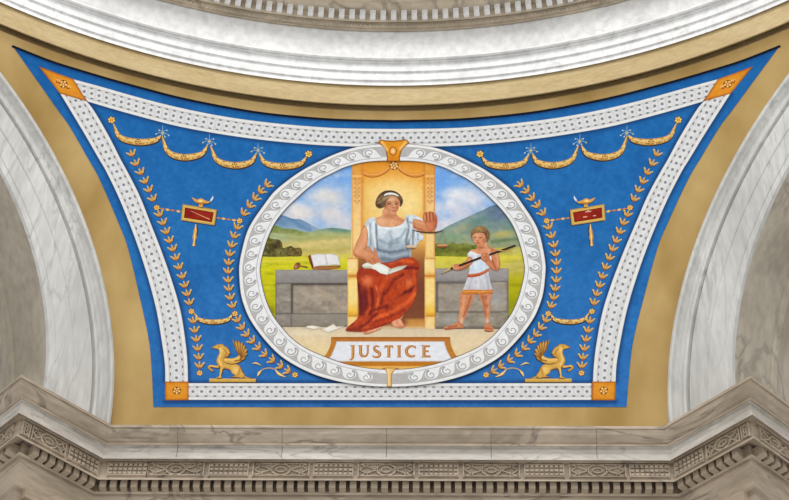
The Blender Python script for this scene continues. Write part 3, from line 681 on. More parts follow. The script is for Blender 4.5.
one('seat_base', th, [(404, 317), (424.5, 317), (424.5, 328), (396, 328)], (190, 136, 70), [('h', [(317, (110, 62, 44)), (320, (190, 130, 62)), (326, (206, 150, 80)), (328, (226, 190, 140))]), ('g', 402, 322, 5, 5, 0, (110, 60, 46), .8)], 12, 1)
p = Paint()
for sx in (-1, 1):
    c0 = [(394+sx*4, 167), (394+sx*10, 172), (394+sx*18, 175), (394+sx*25, 175), (394+sx*30.5, 173)]
    p.stroke(cr(c0, 4), (2, 3.4, 3.8, 3.6, 2.5), (218, 140, 60), 12); p.stroke([(x, y+1.9) for x, y in cr(c0, 4)], .8, (172, 96, 34), 12.2); p.stroke([(x, y-.6) for x, y in cr(c0, 4)], .9, (240, 176, 96), 12.3)
p.build('drapery', th)
p = Paint(); flower(p, 394, 165.6, 4.3, 12.6, petals=6, col=(232, 164, 110), ctr=(180, 96, 50)); p.build('rosette', th)

# ---- people
SK = (214, 150, 112)
wm = thing('person', 'seated woman in white bodice and rust red skirt on the golden throne', 'person', (380, 329), layer=13)
skin_arm_l = cr([(364.8, 225), (367.5, 230), (368, 238), (367, 245), (365, 250), (370, 251.4), (374, 254), (377.6, 258), (378.4, 262.6), (375.4, 266), (371, 265.6), (367, 262.5), (363.6, 259.6), (357.5, 258), (353.6, 254.6), (353.5, 250.5), (356, 243.5), (360, 235), (362.2, 228)], 3, True)
skin_r = cr([(413, 220), (418, 219.4), (423, 221.4), (427, 225.5), (431, 229.5), (430, 233), (424, 232.4), (418, 230.6), (413, 227.5)], 3, True)
body = Paint()
under = cr([(376, 219), (384, 214), (384, 206), (392, 200), (396, 206), (396, 214), (404, 219), (414, 220), (428, 225), (430, 230), (420, 230), (412, 228), (408, 240), (410, 258), (416, 266), (414, 290), (402, 318), (396, 324), (390, 320), (374, 328), (368, 330), (368, 300), (360, 280), (362, 268), (372, 262), (368, 256), (357, 254), (360, 242), (368, 228)], 2, True)
body.skin(under, (206, 140, 102), [], 12.6, 4)
neck = cr([(383.4, 209), (395.6, 213), (396.4, 217), (404, 219.5), (405.4, 224), (398, 227.4), (388, 228), (378, 226.6), (374.5, 222), (376.4, 217.6), (382, 216.2)], 3, True)
body.skin(neck, (222, 160, 118), [('g', 390, 216, 6, 3, 0, (182, 112, 74), .7), ('g', 400, 220, 4, 2, 20, (196, 122, 80), .7), ('g', 382, 221, 5, 3, 0, (232, 178, 136), .8), ('s', [(396, 215), (403, 217)], 1.2, (168, 96, 60), .8), ('n', 5, 3)], 13, .6)
face = cr([(385, 199), (387, 196.6), (391.4, 195.6), (396, 196.6), (399, 199.8), (399.4, 203.6), (398.9, 207), (397.8, 210.4), (396, 213.4), (393.8, 214.9), (391, 214.2), (387.8, 211.2), (385.4, 207.4), (384.4, 203)], 4, True)
body.skin(face, (206, 140, 102), [('g', 391.5, 199.6, 4.5, 2.6, 0, (232, 182, 140), .9), ('g', 386.2, 206.6, 2.6, 3.5, 0, (176, 110, 76), .8), ('g', 397.4, 207, 1.6, 3.6, 0, (180, 104, 70), .6),
    ('s', [(386.6, 202.6), (388.6, 201.6), (391, 202.2)], .45, (112, 70, 50), .7), ('s', [(394.7, 202.1), (396.4, 201.5), (398.4, 202.4)], .4, (112, 70, 50), .7), ('s', [(388, 203.7), (390.4, 203.8)], .6, (56, 32, 26), .95), ('s', [(395.4, 203.8), (397.3, 203.8)], .55, (56, 32, 26), .95),
    ('s', [(393.4, 203), (394.6, 207.2)], .6, (228, 170, 130), .9), ('s', [(392.2, 207.8), (395, 207.8)], .55, (150, 84, 58), .8), ('s', [(392.2, 210.8), (395.4, 210.7)], .5, (158, 68, 54), .85), ('s', [(383.6, 207), (386, 211), (389, 214)], .9, (164, 98, 66), .5), ('g', 393.6, 213, 2, 1.2, 0, (220, 160, 120), .6), ('g', 388.8, 207.8, 2, 1.4, 0, (224, 156, 120), .6)], 14.5, .42)
body.skin(skin_arm_l, (216, 146, 104), [('s', [(365.8, 228), (364.5, 240), (357, 252)], 1.6, (232, 172, 130), .7), ('s', [(354.5, 255), (364, 258.6), (370, 262)], 1.4, (176, 100, 62), .7), ('g', 374, 261, 3, 2.4, 20, (204, 116, 78), .8), ('s', [(371.4, 258), (375.8, 263.4)], .5, (150, 82, 52), .7), ('s', [(373.5, 257), (377.3, 261.4)], .5, (150, 82, 52), .7), ('s', [(369.6, 260.5), (373, 265)], .5, (150, 82, 52), .7), ('e', skin_arm_l, .5, (146, 84, 54), .5)], 17, .6)
body.skin(skin_r, (206, 134, 94), [('s', [(414, 226.6), (424, 231)], 1.2, (160, 90, 58), .6), ('s', [(415, 221), (424, 224)], 1.1, (226, 164, 122), .8)], 17, .6)
fist = cr([(423.4, 214.4), (425.6, 212.2), (428.4, 211.8), (431, 211.4), (434, 212.6), (436.2, 215), (437.2, 219), (437, 224), (435.6, 228), (433, 231), (429.4, 231.4), (426.4, 227.4), (424.2, 222.6), (423, 218)], 3, True)
body.skin(fist, (194, 112, 74), [('s', [(426, 213), (426.8, 221)], .7, (136, 68, 44), .8), ('s', [(429.4, 212.4), (430, 221.6)], .7, (136, 68, 44), .8), ('s', [(432.6, 212.8), (433.6, 220.6)], .7, (136, 68, 44), .8), ('s', [(424.6, 215), (425.2, 220)], .8, (230, 160, 118), .7), ('s', [(428, 213.4), (428.6, 220)], .8, (224, 150, 108), .7), ('s', [(431.2, 213.4), (431.8, 219.6)], .8, (220, 144, 104), .7), ('g', 430, 227, 3, 2.5, 0, (214, 130, 90), .7), ('s', [(436.4, 216), (435.4, 228)], .9, (150, 74, 46), .7)], 18.5, .45)
foot1 = cr([(363.6, 332.4), (367, 329.6), (372, 327.4), (377, 326), (381.6, 326.4), (381, 328.8), (376, 331), (371, 333), (366.4, 334.2), (363.8, 333.8)], 3, True)
foot2 = cr([(391.4, 321.6), (394, 319), (397.6, 317.6), (401, 319.2), (403, 322.6), (404.6, 326), (402.2, 328.2), (397.4, 327.8), (392.4, 325.8)], 3, True)
for fp, c1 in ((foot1, (366, 332)), (foot2, (401, 326.6))):
    body.skin(fp, (226, 158, 122), [('e', fp, .6, (150, 84, 60), .6), ('g', c1[0], c1[1], 3, 1, 0, (186, 104, 78), .7), ('n', 12, 2)], 15.5, .6)
body.build('body', wm)
hair = cr([(375.4, 203), (376.6, 198.4), (379.6, 194), (384, 191.2), (389, 190.3), (394.4, 191), (398.8, 193.4), (401.8, 197), (403, 201), (401.8, 205), (399.7, 206.6), (399.6, 201.4), (397, 197.8), (392.6, 196.4), (389, 198.4), (386.4, 201.4), (385.4, 205.6), (381.8, 208), (378.6, 208.2), (376, 206)], 3, True)
hr = one('hair', wm, hair, (110, 84, 60), [('g', 390, 192, 10, 2.5, 0, (66, 50, 38), .8), ('s', [(384, 199), (389, 196.6), (396, 197)], 1.5, (188, 162, 122), .8), ('s', [(379, 203), (384.5, 199)], 1.2, (164, 134, 96), .7), ('g', 379, 205.6, 3, 2, 0, (74, 54, 40), .8), ('g', 401.4, 201.6, 1.6, 3, 0, (72, 52, 40), .8), ('s', [(378, 200), (383, 196)], .9, (150, 124, 92), .6), ('s', [(390, 195.2), (391.4, 198)], .8, (196, 170, 132), .7), ('n', 16, 1.8)], 15.5, .5)
p = Paint(); p.stroke(cr([(384, 196), (386, 194.4), (390.4, 193.5), (395, 194.2), (398.6, 196)], 4), (.6, 1.7, 2, 1.8, .6), (236, 232, 224), 16); p.build('headband', hr)
bod = cr([(371, 217.6), (374.8, 217.4), (376, 222), (379, 225.6), (386, 227), (396, 226.6), (403, 223.4), (405.4, 219), (405.8, 215.4), (411, 214.7), (416, 215.6), (420.6, 218), (423, 221), (419.4, 221.4), (416.6, 223.6), (416, 227.6), (414, 232.6), (411.6, 240), (410.4, 248), (411.4, 256.8), (403, 258.6), (394, 262), (384.6, 263.4), (379.6, 259), (377, 253), (374.6, 247), (373, 252), (369.8, 247), (366, 245), (365.2, 236), (364.8, 228.4), (365.6, 222.8), (368, 219.4)], 3, True)
WS = (122, 140, 152); WD = (84, 96, 108); WB = (238, 242, 242)
one('bodice', wm, bod, (188, 200, 208), [('h', [(215, (214, 224, 230)), (235, (200, 212, 220)), (248, (160, 174, 186)), (262, (128, 138, 150))]),
    ('s', [(376, 224), (376.6, 236), (377.4, 250)], 1.1, WD, .8), ('s', [(373.6, 222), (374, 236), (375.4, 247)], 1.2, WB, .8), ('s', [(370, 224), (371, 246)], .9, WS, .8), ('s', [(367.4, 226), (368, 242)], 1.3, WB, .8), ('s', [(365.6, 230), (366.4, 243)], .7, WS, .7),
    ('s', [(379, 227.6), (390, 228.8), (402, 226)], 1.5, (238, 242, 242), .9), ('g', 384, 234, 5, 4, 0, (222, 230, 234), .7), ('g', 398, 234, 5, 5, 0, (216, 226, 232), .6), ('s', [(390, 232), (392, 240), (390, 247)], 2, WS, .6), ('s', [(396, 240), (402, 236), (406, 229)], 1.4, WS, .7), ('s', [(380, 240), (388, 244), (398, 242)], 1.5, WS, .6),
    ('s', [(379, 250), (390, 252.6), (404, 250)], 1.6, WD, .7), ('s', [(381, 254), (392, 257), (406, 253.6)], 1.4, (176, 190, 200), .7), ('s', [(382, 259), (394, 260), (408, 256.4)], 1.8, (104, 114, 126), .7), ('s', [(407, 218), (409, 228), (406, 240), (407, 250)], 1.2, WD, .7), ('s', [(411, 218), (412.6, 228), (410, 238)], 1.5, WB, .6), ('s', [(408, 217), (414, 217), (419, 219.5)], 1.4, (228, 236, 240), .8), ('s', [(410, 222), (414, 224), (413, 232)], 1., WS, .8), ('g', 408.5, 246, 2.2, 6, 0, (92, 104, 116), .7), ('nt', (112, 128, 142), .3, 5, (1.3, .8)), ('nt', (240, 244, 244), .3, 4.6, (1.3, .8)), ('n', 6, 2)], 16, .5)
slv = cr([(411.6, 229), (415, 227.6), (417, 230.4), (420, 233), (423.6, 235.2), (423, 239.4), (418.6, 241.6), (417.4, 245), (413, 248), (410.4, 249), (410, 240)], 3, True)
one('sleeve', wm, slv, (196, 208, 216), [('s', [(413, 230), (413, 246)], .9, WD, .7), ('s', [(415.6, 231), (415.4, 243)], .9, WB, .8), ('s', [(418, 234), (418, 240)], .7, WS, .8), ('g', 420.6, 237, 2.4, 1.6, 0, (230, 234, 236), .8), ('g', 412, 247, 2, 2, 0, (100, 100, 108), .7)], 16.5, .5)
sk = cr([(383, 262.6), (389, 262), (395, 260.2), (402, 257.6), (409, 256.6), (414, 258.4), (418, 262.4), (419.4, 267), (418, 272), (417, 280), (416.8, 291), (414.6, 299.4), (409.6, 308), (403, 315), (399.4, 318.4), (394, 320.6), (388, 324), (379, 327.2), (371, 330), (362, 331.8), (352, 331.6), (345.6, 330.6), (348, 326.6), (354.4, 321.4), (358.6, 316), (358.8, 306), (358, 293), (357.2, 282), (356.6, 275), (358.4, 270), (363, 266), (372, 265)], 3, True)
K1 = (112, 34, 30); K2 = (226, 110, 54); K3 = (88, 24, 34)
one('skirt', wm, sk, (176, 62, 28), [('w', [(356, (150, 52, 30)), (380, (182, 64, 28)), (400, (190, 72, 32)), (417, (170, 58, 28))], .7),
    ('g', 367, 281, 6, 6, 0, (226, 116, 70), .95), ('g', 409, 282, 4.6, 6, 0, (224, 110, 58), .95), ('s', [(402, 293), (409, 291), (415, 286)], 1.6, K3, .8), ('g', 364, 300, 3, 12, 0, (92, 30, 46), .7), ('s', [(359, 272), (380, 274), (394, 272), (416, 264)], 2, (150, 46, 30), .6), ('s', [(390, 262), (402, 260.4), (413, 262)], 1.8, (222, 96, 44), .85), ('s', [(397, 270), (408, 268), (417, 268)], 1.6, K3, .7),
    ('s', [(358.6, 284), (360.6, 300), (361.6, 314)], 2.2, K3, .8), ('s', [(365, 290), (367, 306), (364, 316)], 2.2, K1, .85), ('s', [(371.6, 289), (373, 302), (370, 314)], 1.9, K3, .75), ('s', [(376, 286), (379, 296), (376, 312)], 1.4, K2, .8), ('s', [(368.6, 292), (370, 304)], .9, (180, 64, 34), .7),
    ('s', [(380, 290), (388, 276), (402, 270)], 2.2, (214, 92, 42), .75), ('s', [(385, 294), (394, 280), (404, 274)], 1.6, K1, .7), ('s', [(381, 304), (384, 292)], 1.4, K1, .8), ('s', [(386, 308), (398, 296), (412, 290)], 1.8, K1, .8), ('s', [(390, 304), (402, 292), (405, 276)], 1.4, (198, 78, 36), .7), ('s', [(414, 270), (415.4, 284), (413, 296)], 1.2, (208, 84, 40), .7),
    ('s', [(364, 324), (376, 318), (392, 312), (406, 304), (415, 294)], 2.6, (224, 98, 46), 1), ('s', [(374, 322), (390, 317), (404, 310)], 1.6, (150, 46, 28), .7), ('s', [(366, 312), (374, 310), (386, 306)], 1.6, K1, .75), ('s', [(356, 322), (364, 317), (370, 308)], 2, (206, 84, 44), .8), ('s', [(360, 328), (368, 322), (376, 314)], 1.8, K1, .8), ('s', [(350, 328), (357, 324), (360, 319)], 1.6, (188, 68, 38), .7), ('g', 352, 329.4, 5, 1.6, 0, (120, 44, 40), .7), ('g', 368, 327, 5, 1.5, -10, (206, 90, 50), .8), ('s', [(372, 329), (390, 322.4)], 1.3, (150, 44, 34), .8), ('nt', (96, 26, 34), .3, 6, (1.3, .8)), ('n', 14, 2)], 16, .55)
scroll = [(362, 265), (364.4, 263.4), (367.4, 262.4), (373, 264.6), (378.5, 262.4), (382.2, 264), (386, 265.8), (390.8, 268.6), (398, 266.4), (407.4, 265), (405, 267.6), (401.4, 269.8), (394, 272.4), (387, 275), (380.4, 273.4), (375.5, 270), (370.6, 268.4), (364.2, 268.4), (362.3, 267)]
t = thing('scroll_paper', 'curling cream paper sheet lying across the woman\'s lap', 'paper', (380, 270), layer=18)
one('sheet', t, scroll, (228, 228, 216), [('g', 380, 268, 8, 3.4, 20, (238, 240, 234), .8), ('s', [(390, 269), (405, 266.4)], 2.2, (190, 186, 168), .8), ('s', [(363, 267.2), (371, 267.2)], 1.1, (176, 172, 150), .8), ('s', [(388, 274.4), (391, 268.6)], 1, (176, 170, 152), .7), ('e', scroll, .45, (120, 96, 76), .5)], 18, .5)
# balance
bal = thing('balance_scale', 'small balance scale with thin beam held in the woman\'s raised hand', 'scales', (430, 231), layer=19)
p = Paint(); p.stroke(cr([(413, 230.2), (420, 231.8), (430, 232.6), (437, 232), (443.4, 230.6)], 4), (.7, 1.2, 1.6, 1.3, .9), (92, 66, 48), 20); p.build('beam', bal)
for x0, x1, y0, yb, cc in ((414, 411.5, 231, 246.2, (206, 180, 150)), (442.8, 442.3, 231, 245.2, (176, 106, 60))):
    p = Paint(); hw = 5.6
    for dx in (-hw+.6, hw-.6): p.stroke([(x0, y0), (x1+dx, yb)], .35, (150, 140, 116), 20)
    p.build('chain', bal)
    pan = cr([(x1-hw, yb-.2), (x1, yb-1.1), (x1+hw, yb-.2), (x1+hw*.6, yb+2), (x1, yb+2.9), (x1-hw*.6, yb+2)], 3, True)
    one('pan', bal, pan, cc, [('s', [(x1-hw, yb-.3), (x1+hw, yb-.3)], .6, (232, 200, 160), .8), ('s', [(x1-3, yb+2.3), (x1+3, yb+2.3)], .8, (104, 60, 36), .8)], 20.5, .5)
# the child
ch = thing('person', 'standing child in short white tunic with orange hem holding a dark rod', 'person', (470, 330), layer=13)
body = Paint()
under = cr([(476, 240), (482, 240), (483, 250), (492, 253), (490, 262), (486, 272), (489, 290), (487, 302), (481, 300), (477, 290), (472, 296), (468, 302), (462, 300), (466, 284), (470, 268), (471, 254), (478, 250)], 2, True)
body.skin(under, (206, 136, 98), [], 12.6, 3)
legl = cr([(461, 292), (467, 293), (474.4, 293), (472.6, 300), (469, 308), (466.6, 314), (464.2, 320), (463.2, 325), (463, 328), (456, 328.6), (449, 330), (443.8, 329.4), (444, 327.4), (449.4, 325.6), (455, 323.4), (457.8, 320), (459, 314), (459.8, 306), (460, 299)], 3, True)
legr = cr([(478.6, 292), (490.6, 292), (490.4, 300), (490.2, 307), (489.6, 314), (489.6, 320), (490.6, 325), (493.6, 328.6), (493, 331.2), (488.5, 332), (484.6, 331), (484.2, 327), (485.2, 321), (484.2, 314), (482.6, 306), (480, 299)], 3, True)
for L_, o_ in ((legl, [('s', [(464.4, 295), (463, 306), (461.4, 316)], 1.5, (228, 164, 120), .7), ('s', [(471, 296), (468, 306), (464, 316)], 1.2, (156, 84, 54), .7), ('g', 466, 307, 2, 2, 0, (182, 104, 70), .5), ('g', 461.4, 321, 2, 3, 0, (226, 206, 188), .7), ('s', [(458, 322), (463, 326)], .6, (150, 90, 60), .7), ('s', [(449, 327), (457, 326)], .8, (160, 74, 46), .8), ('s', [(445, 329), (462, 328)], .7, (130, 62, 40), .8)]),
               (legr, [('s', [(488, 296), (488, 312)], 1.4, (222, 160, 124), .6), ('s', [(482, 296), (484.4, 306), (485.4, 316)], 1.1, (158, 88, 60), .7), ('g', 487, 306, 2, 2, 0, (170, 94, 62), .6), ('g', 487.2, 321, 2, 3.6, 0, (224, 204, 190), .7), ('s', [(485, 324), (490, 323)], .6, (150, 90, 60), .7), ('s', [(485, 328), (492, 329)], .9, (176, 76, 42), .8), ('s', [(484.8, 331.2), (493, 331.2)], .7, (120, 56, 36), .8), ('g', 485, 297, 3, 2, 0, (150, 88, 66), .6)])):
    body.skin(L_, (204, 132, 92), o_+[('n', 8, 2)], 13, .5)
nk = cr([(478, 243), (486.4, 242), (487.2, 246), (492, 247.4), (496.4, 250.2), (495, 254.6), (486, 256.6), (476, 255.6), (470, 252.6), (471, 249.8), (476.6, 248.6)], 3, True)
body.skin(nk, (216, 146, 106), [('g', 481, 247.6, 4, 1.5, 0, (166, 94, 62), .8), ('g', 475, 252, 3, 1.5, 0, (230, 168, 128), .7), ('s', [(488, 248.5), (495, 251.4)], 1.2, (226, 160, 118), .7)], 13.5, .5)
fc = cr([(472.4, 235.4), (475, 233.2), (479.4, 232.6), (483.6, 233.4), (486, 236.6), (486.2, 240.4), (484.4, 243.8), (481.4, 246), (478, 245.6), (474.8, 243), (472.8, 239.6)], 4, True)
body.skin(fc, (212, 142, 104), [('g', 476.6, 236, 2.4, 1.4, 0, (230, 172, 132), .8), ('g', 484.4, 240.6, 2, 3, 0, (168, 100, 68), .7), ('s', [(474.2, 237.2), (476.2, 237.3)], .45, (70, 42, 32), .85), ('s', [(479.8, 237.5), (482, 237.7)], .45, (70, 42, 32), .85), ('s', [(477.3, 237.4), (477.4, 240)], .5, (232, 174, 134), .9), ('s', [(476.6, 240.6), (478.6, 240.7)], .45, (150, 84, 58), .8), ('s', [(476.4, 242.9), (479.2, 243)], .55, (164, 62, 50), .9)], 15, .4)
arml = cr([(468.6, 256.6), (472, 258), (472.6, 263), (468, 267), (462.6, 269.6), (458.6, 270.6), (454.4, 270), (451.8, 268.4), (452.4, 265.8), (456, 264.6), (461, 263.6), (465.6, 261)], 3, True)
armr = cr([(491, 249), (495.6, 249.4), (498.2, 254), (499.8, 261), (499.6, 267), (497.6, 270.4), (493.6, 270.2), (489, 266.6), (484.6, 262), (480.6, 259), (481, 255.4), (484.4, 254), (488.4, 256.4), (491.6, 260.6)], 3, True)
for A_, o_ in ((arml, [('s', [(470, 259), (464, 264), (456, 266)], 1., (230, 168, 126), .7), ('s', [(470, 265), (460, 270)], 1, (152, 82, 54), .7), ('s', [(453, 267.4), (456, 269.6)], .6, (140, 74, 50), .7)]),
               (armr, [('s', [(497, 254), (498, 264)], 1.2, (230, 164, 122), .7), ('s', [(492, 260), (496, 269)], 1, (152, 80, 52), .7), ('s', [(482, 256), (486, 261)], 1.2, (168, 90, 60), .7), ('s', [(488, 258), (493, 265)], 1, (196, 118, 80), .5)])):
    body.skin(A_, (204, 128, 88), o_+[('e', A_, .5, (140, 78, 52), .5)], 18, .5)
body.build('body', ch)
tun = cr([(467.4, 254.6), (470, 251.4), (473, 251.8), (478, 254), (485, 254.6), (490, 253), (493.6, 254), (494, 258), (490, 264), (488.4, 270), (489.2, 277), (491, 284), (492.4, 291), (484, 291.6), (474, 291), (463, 291.4), (464.6, 286), (466.8, 279.6), (468.6, 275), (469.6, 268), (469, 261)], 3, True)
tn = one('tunic', ch, tun, (224, 226, 228), [('h', [(252, (232, 234, 232)), (268, (214, 226, 236)), (280, (206, 206, 210)), (291, (196, 194, 198))]), ('s', [(472, 256), (473, 270)], 1.2, (190, 204, 220), .7), ('g', 480, 266, 3, 5, 0, (196, 222, 244), .8), ('s', [(478, 256), (484, 258)], 1.2, (190, 150, 130), .5), ('g', 487, 262, 2.4, 6, 0, (190, 170, 164), .5), ('s', [(472, 277), (469.6, 289)], 1.2, (186, 184, 190), .7), ('s', [(486, 274), (488.6, 289)], 1.3, (170, 168, 178), .7), ('s', [(478, 277), (478, 289)], 1.2, (222, 222, 224), .6), ('nt', (160, 168, 182), .45, 3, (1.6, .6)), ('n', 7, 2)], 15.5, .5)
one('belt', tn, cr([(468, 274.4), (475, 273.6), (482, 271.8), (488, 268.6), (488.6, 271), (482, 275), (475, 277), (468, 277.2)], 3, True), (182, 84, 50), [('s', [(469, 275), (482, 273), (488, 270)], .6, (214, 130, 90), .8)], 16.5, .5)
hem = [(463, 289.8), (474, 289.6), (484, 290), (492.4, 289.4), (493, 293.4), (486, 292.8), (480, 294.4), (473, 293.2), (467, 294.6), (461.4, 293.6)]
one('hem', tn, hem, (206, 120, 46), [('s', [(463, 291.5), (492, 291.4)], .8, (236, 172, 92), .7), ('n', 24, 1.7)], 16.5, .5)
one('hair', ch, cr([(471, 237), (470.8, 233.2), (472.4, 229.4), (475.6, 227), (480, 226), (484.8, 227.2), (488.2, 230.4), (489.6, 234.4), (488.8, 239), (486.8, 242), (485.8, 238.6), (484.8, 234.6), (483, 232.8), (479.4, 232.2), (475.6, 232.9), (473.2, 234.8)], 3, True), (138, 104, 66),
    [('g', 478, 229, 5, 2.4, 0, (170, 140, 86), .8), ('g', 487, 235, 2.4, 4, 0, (86, 60, 42), .8), ('s', [(473, 233.4), (479, 232), (485, 233.6)], .8, (88, 58, 42), .6), ('nt', (70, 48, 34), .7, 1.8, (1, 1)), ('nt', (198, 166, 110), .6, 1.8, (1, 1)), ('n', 24, 1.3)], 16, .45)
rod = thing('rod', 'slender dark rod with paler tip held diagonally by the child', 'rod', (480, 258), layer=20)
p = Paint(); p.stroke([(441, 273.6), (452, 268.4), (478, 258.6), (500, 251), (515.4, 245.4)], (.8, 1.9, 2.1, 1.9, 1.7), (52, 36, 34), 21)
p.build('shaft', rod)
p = Paint(); p.stroke([(441.4, 273.2), (446, 271), (450.4, 269)], (.6, 1.4, 1.5), (196, 166, 110), 22); p.build('binding', rod); p = Paint(); p.stroke([(488, 246.4), (496, 250), (504, 251), (512, 250.6)], (.6, .9, .9, .5), (206, 150, 100), 21.5)
p.build('cord', rod)
# hands that close round the rod
body = Paint()
h1 = cr([(452.4, 265.2), (455.4, 264), (459.4, 264.8), (460, 267.6), (457.4, 269.6), (453.4, 269)], 3, True)
body.skin(h1, (214, 142, 102), [('s', [(454.6, 264.6), (455.6, 267.4)], .4, (140, 74, 50), .7), ('s', [(456.8, 264.4), (457.8, 267)], .4, (140, 74, 50), .7)], 22.5, .4)
h2 = cr([(480.6, 256.2), (482, 253.6), (485.6, 252.6), (489, 254.4), (489.6, 257.6), (486.6, 260.6), (482.6, 260)], 3, True)
body.build('hand', ch); body = Paint(); body.skin(h2, (198, 120, 82), [('s', [(483, 254.4), (484.6, 258)], .4, (130, 66, 44), .7), ('s', [(485.6, 253.6), (487, 257.4)], .4, (130, 66, 44), .7), ('g', 484, 255, 2, 1, 0, (222, 152, 112), .6)], 22.5, .4)
body.build('hand', ch)
# ---- book, gavel, papers
bk = thing('open_book', 'large open white book resting on the left stone bench', 'book', (326, 269), layer=12)
one('cover', bk, [(308, 256), (310.4, 254.4), (314.4, 266.4), (327, 266.2), (340.8, 265.6), (339.6, 268), (328, 269.8), (312.6, 269.4), (309.6, 262)], (140, 78, 40), [('s', [(309, 257), (313, 267)], 1, (96, 48, 28), .8), ('s', [(313, 268.4), (339, 267.6)], .8, (200, 140, 84), .7)], 12, .6)
for nm, q in (('page', [(310.6, 255), (317, 253.8), (325, 254.2), (327.4, 265.6), (320, 265.6), (313.8, 267.2)]), ('page', [(325, 254.2), (331, 253.4), (338, 255.4), (340.4, 265.2), (334, 264.8), (327.4, 265.6)])):
    one(nm, bk, q, (226, 224, 224), [('e', q, .6, (170, 160, 156), .6), ('n', 10, 2, (.5, 3))], 13, .6)
gv = thing('gavel', 'small brown wooden gavel lying on the bench left of the book', 'gavel', (298, 269), layer=12)
p = Paint(); p.stroke([(299, 265.8), (303, 266.4), (307.6, 267.4)], (1, 1.2, 1.6), (122, 78, 44), 12); p.build('handle', gv)
one('head', gv, cr([(293.6, 268.8), (294.6, 264.6), (297.4, 262.4), (300.4, 263.6), (300, 267.4), (296.6, 269.2)], 3, True), (150, 96, 58), [('g', 298.4, 264, 1.6, 1.4, 0, (110, 60, 36), .8), ('g', 295.8, 266.6, 1, 1.6, 0, (206, 160, 116), .8)], 13, .5)
for lab, q in (('small cream paper sheet on the pavement nearer the left stone block', [(304.4, 327.4), (308, 325.6), (312.4, 325.4), (321, 326.6), (318.4, 328.4), (314.6, 329.8), (309, 328.6)]),
               ('larger cream paper sheet on the pavement beside the throne', [(319.6, 328.8), (326, 327.4), (333.6, 323.6), (336.4, 326.4), (345, 325.8), (337, 329.6), (328, 332.8)])):
    t = thing('paper_sheet', lab, 'paper', q[0], 'papers lying on the pavement', 12); one('sheet', t, q, (232, 226, 212), [('e', q, .6, (160, 140, 116), .7), ('g', q[1][0]+4, q[1][1]+1.4, 4, 1, 0, (244, 240, 230), .7)], 12, .6)
# ---- name plate
np_ = thing('name_plate', 'white plaque with gold edge lettered JUSTICE below the throne', 'plaque', (390.5, 366), layer=16)
outl = [(331.3, 337), (450, 337), (450.6, 343), (452, 348), (455, 354), (458, 358), (430, 372), (350, 372), (322, 358), (326.6, 354), (329.4, 348), (331, 343)]
one('edge', np_, clip(outl), (188, 120, 44), [('h', [(337, (176, 104, 40)), (341, (186, 120, 48)), (360, (190, 124, 44)), (365.5, (186, 116, 30)), (366.6, (232, 178, 90)), (370, (236, 186, 96))]), ('s', [(331, 337.3), (450, 337.3)], .5, (120, 66, 26), .7), ('n', 6, 3)], 16, .9)
inn = [(336.4, 341.2), (444.6, 341.2), (445.4, 345), (447, 350), (449.6, 355), (451.6, 358.6), (443, 361.6), (338, 361.6), (329, 358.4), (331.4, 354.6), (333.8, 349), (335.4, 345)]
one('face', np_, clip(inn), (226, 228, 234), [('e', inn, .5, (150, 110, 70), .6), ('n', 4, 5)], 17, 1.2)
LC = (178, 112, 50); LH = (214, 160, 96)
def letter(strokes, parent, nm):
    p = Paint()
    for s in strokes: p.stroke(s[0], s[1], LC, 18)
    for s in strokes: p.stroke([(x-.25, y-.2) for x, y in s[0]], [w*.3 for w in s[1]] if hasattr(s[1], '__len__') else s[1]*.3, LH, 18.6)
    p.build(nm, parent)
y0, y1 = 345.2, 357.4
arc_ = lambda cx, cy, rx, ry, a0, a1, n=14: [(cx+rx*math.cos(math.radians(a)), cy+ry*math.sin(math.radians(a))) for a in np.linspace(a0, a1, n)]
letter([([(353, y0), (353, 354), (352.8, 357.4), (351.4, 359.4), (349.6, 359.8)], (3, 3, 2.8, 2, 1)), ([(350.2, y0+.4), (355, y0+.4)], .9)], np_, 'letter_j')
letter([([(360.6, y0), (360.6, 352)]+arc_(364.1, 352.4, 3.6, 4, 170, 100, 6), 3), (arc_(364.2, 352.4, 3.5, 4, 100, 10, 6)+[(367.8, 351), (367.8, y0)], (2, 2, 2)), ([(358.2, y0+.4), (363, y0+.4)], .9), ([(366, y0+.4), (369.6, y0+.4)], .9)], np_, 'letter_u')
letter([(cr([(379.4, 347), (376.8, 346), (374.6, 347), (374.4, 349.4), (376.8, 351.4), (379.4, 353), (379.8, 355.4), (377.4, 357), (374, 356.8), (372.6, 355.4)], 3), (1.2, 1.8, 2.4, 2.9, 3.1, 2.9, 2.4, 1.8, 1))], np_, 'letter_s')
letter([([(388.9, y0+.5), (388.9, y1)], 3), ([(384.6, 346.3), (393.2, 346.3)], 2.1), ([(384.9, y0+.4), (384.9, 348.4)], .9), ([(392.9, y0+.4), (392.9, 348.4)], .9), ([(386.8, y1-.3), (391, y1-.3)], .8)], np_, 'letter_t')
letter([([(399.2, y0), (399.2, y1)], 3), ([(397, y0+.4), (401.4, y0+.4)], .8), ([(397, y1-.3), (401.4, y1-.3)], .8)], np_, 'letter_i')
letter([(arc_(411.8, 351.3, 5.4, 5.2, -50, -308), (1.6, 2.2, 3.2, 3.2, 2.6, 1.6)), ([(415.6, 345.6), (415.6, 348.8)], 1)], np_, 'letter_c')
letter([([(424, y0), (424, y1)], 3.2), ([(424, 346.2), (430, 346.2)], 2), ([(424, 351.2), (428.8, 351.2)], 1.9), ([(424, 356.4), (430.6, 356.4)], 2.1), ([(421.2, y0+.4), (424, y0+.4)], .9), ([(421.2, y1-.3), (424, y1-.3)], .8)], np_, 'letter_e')

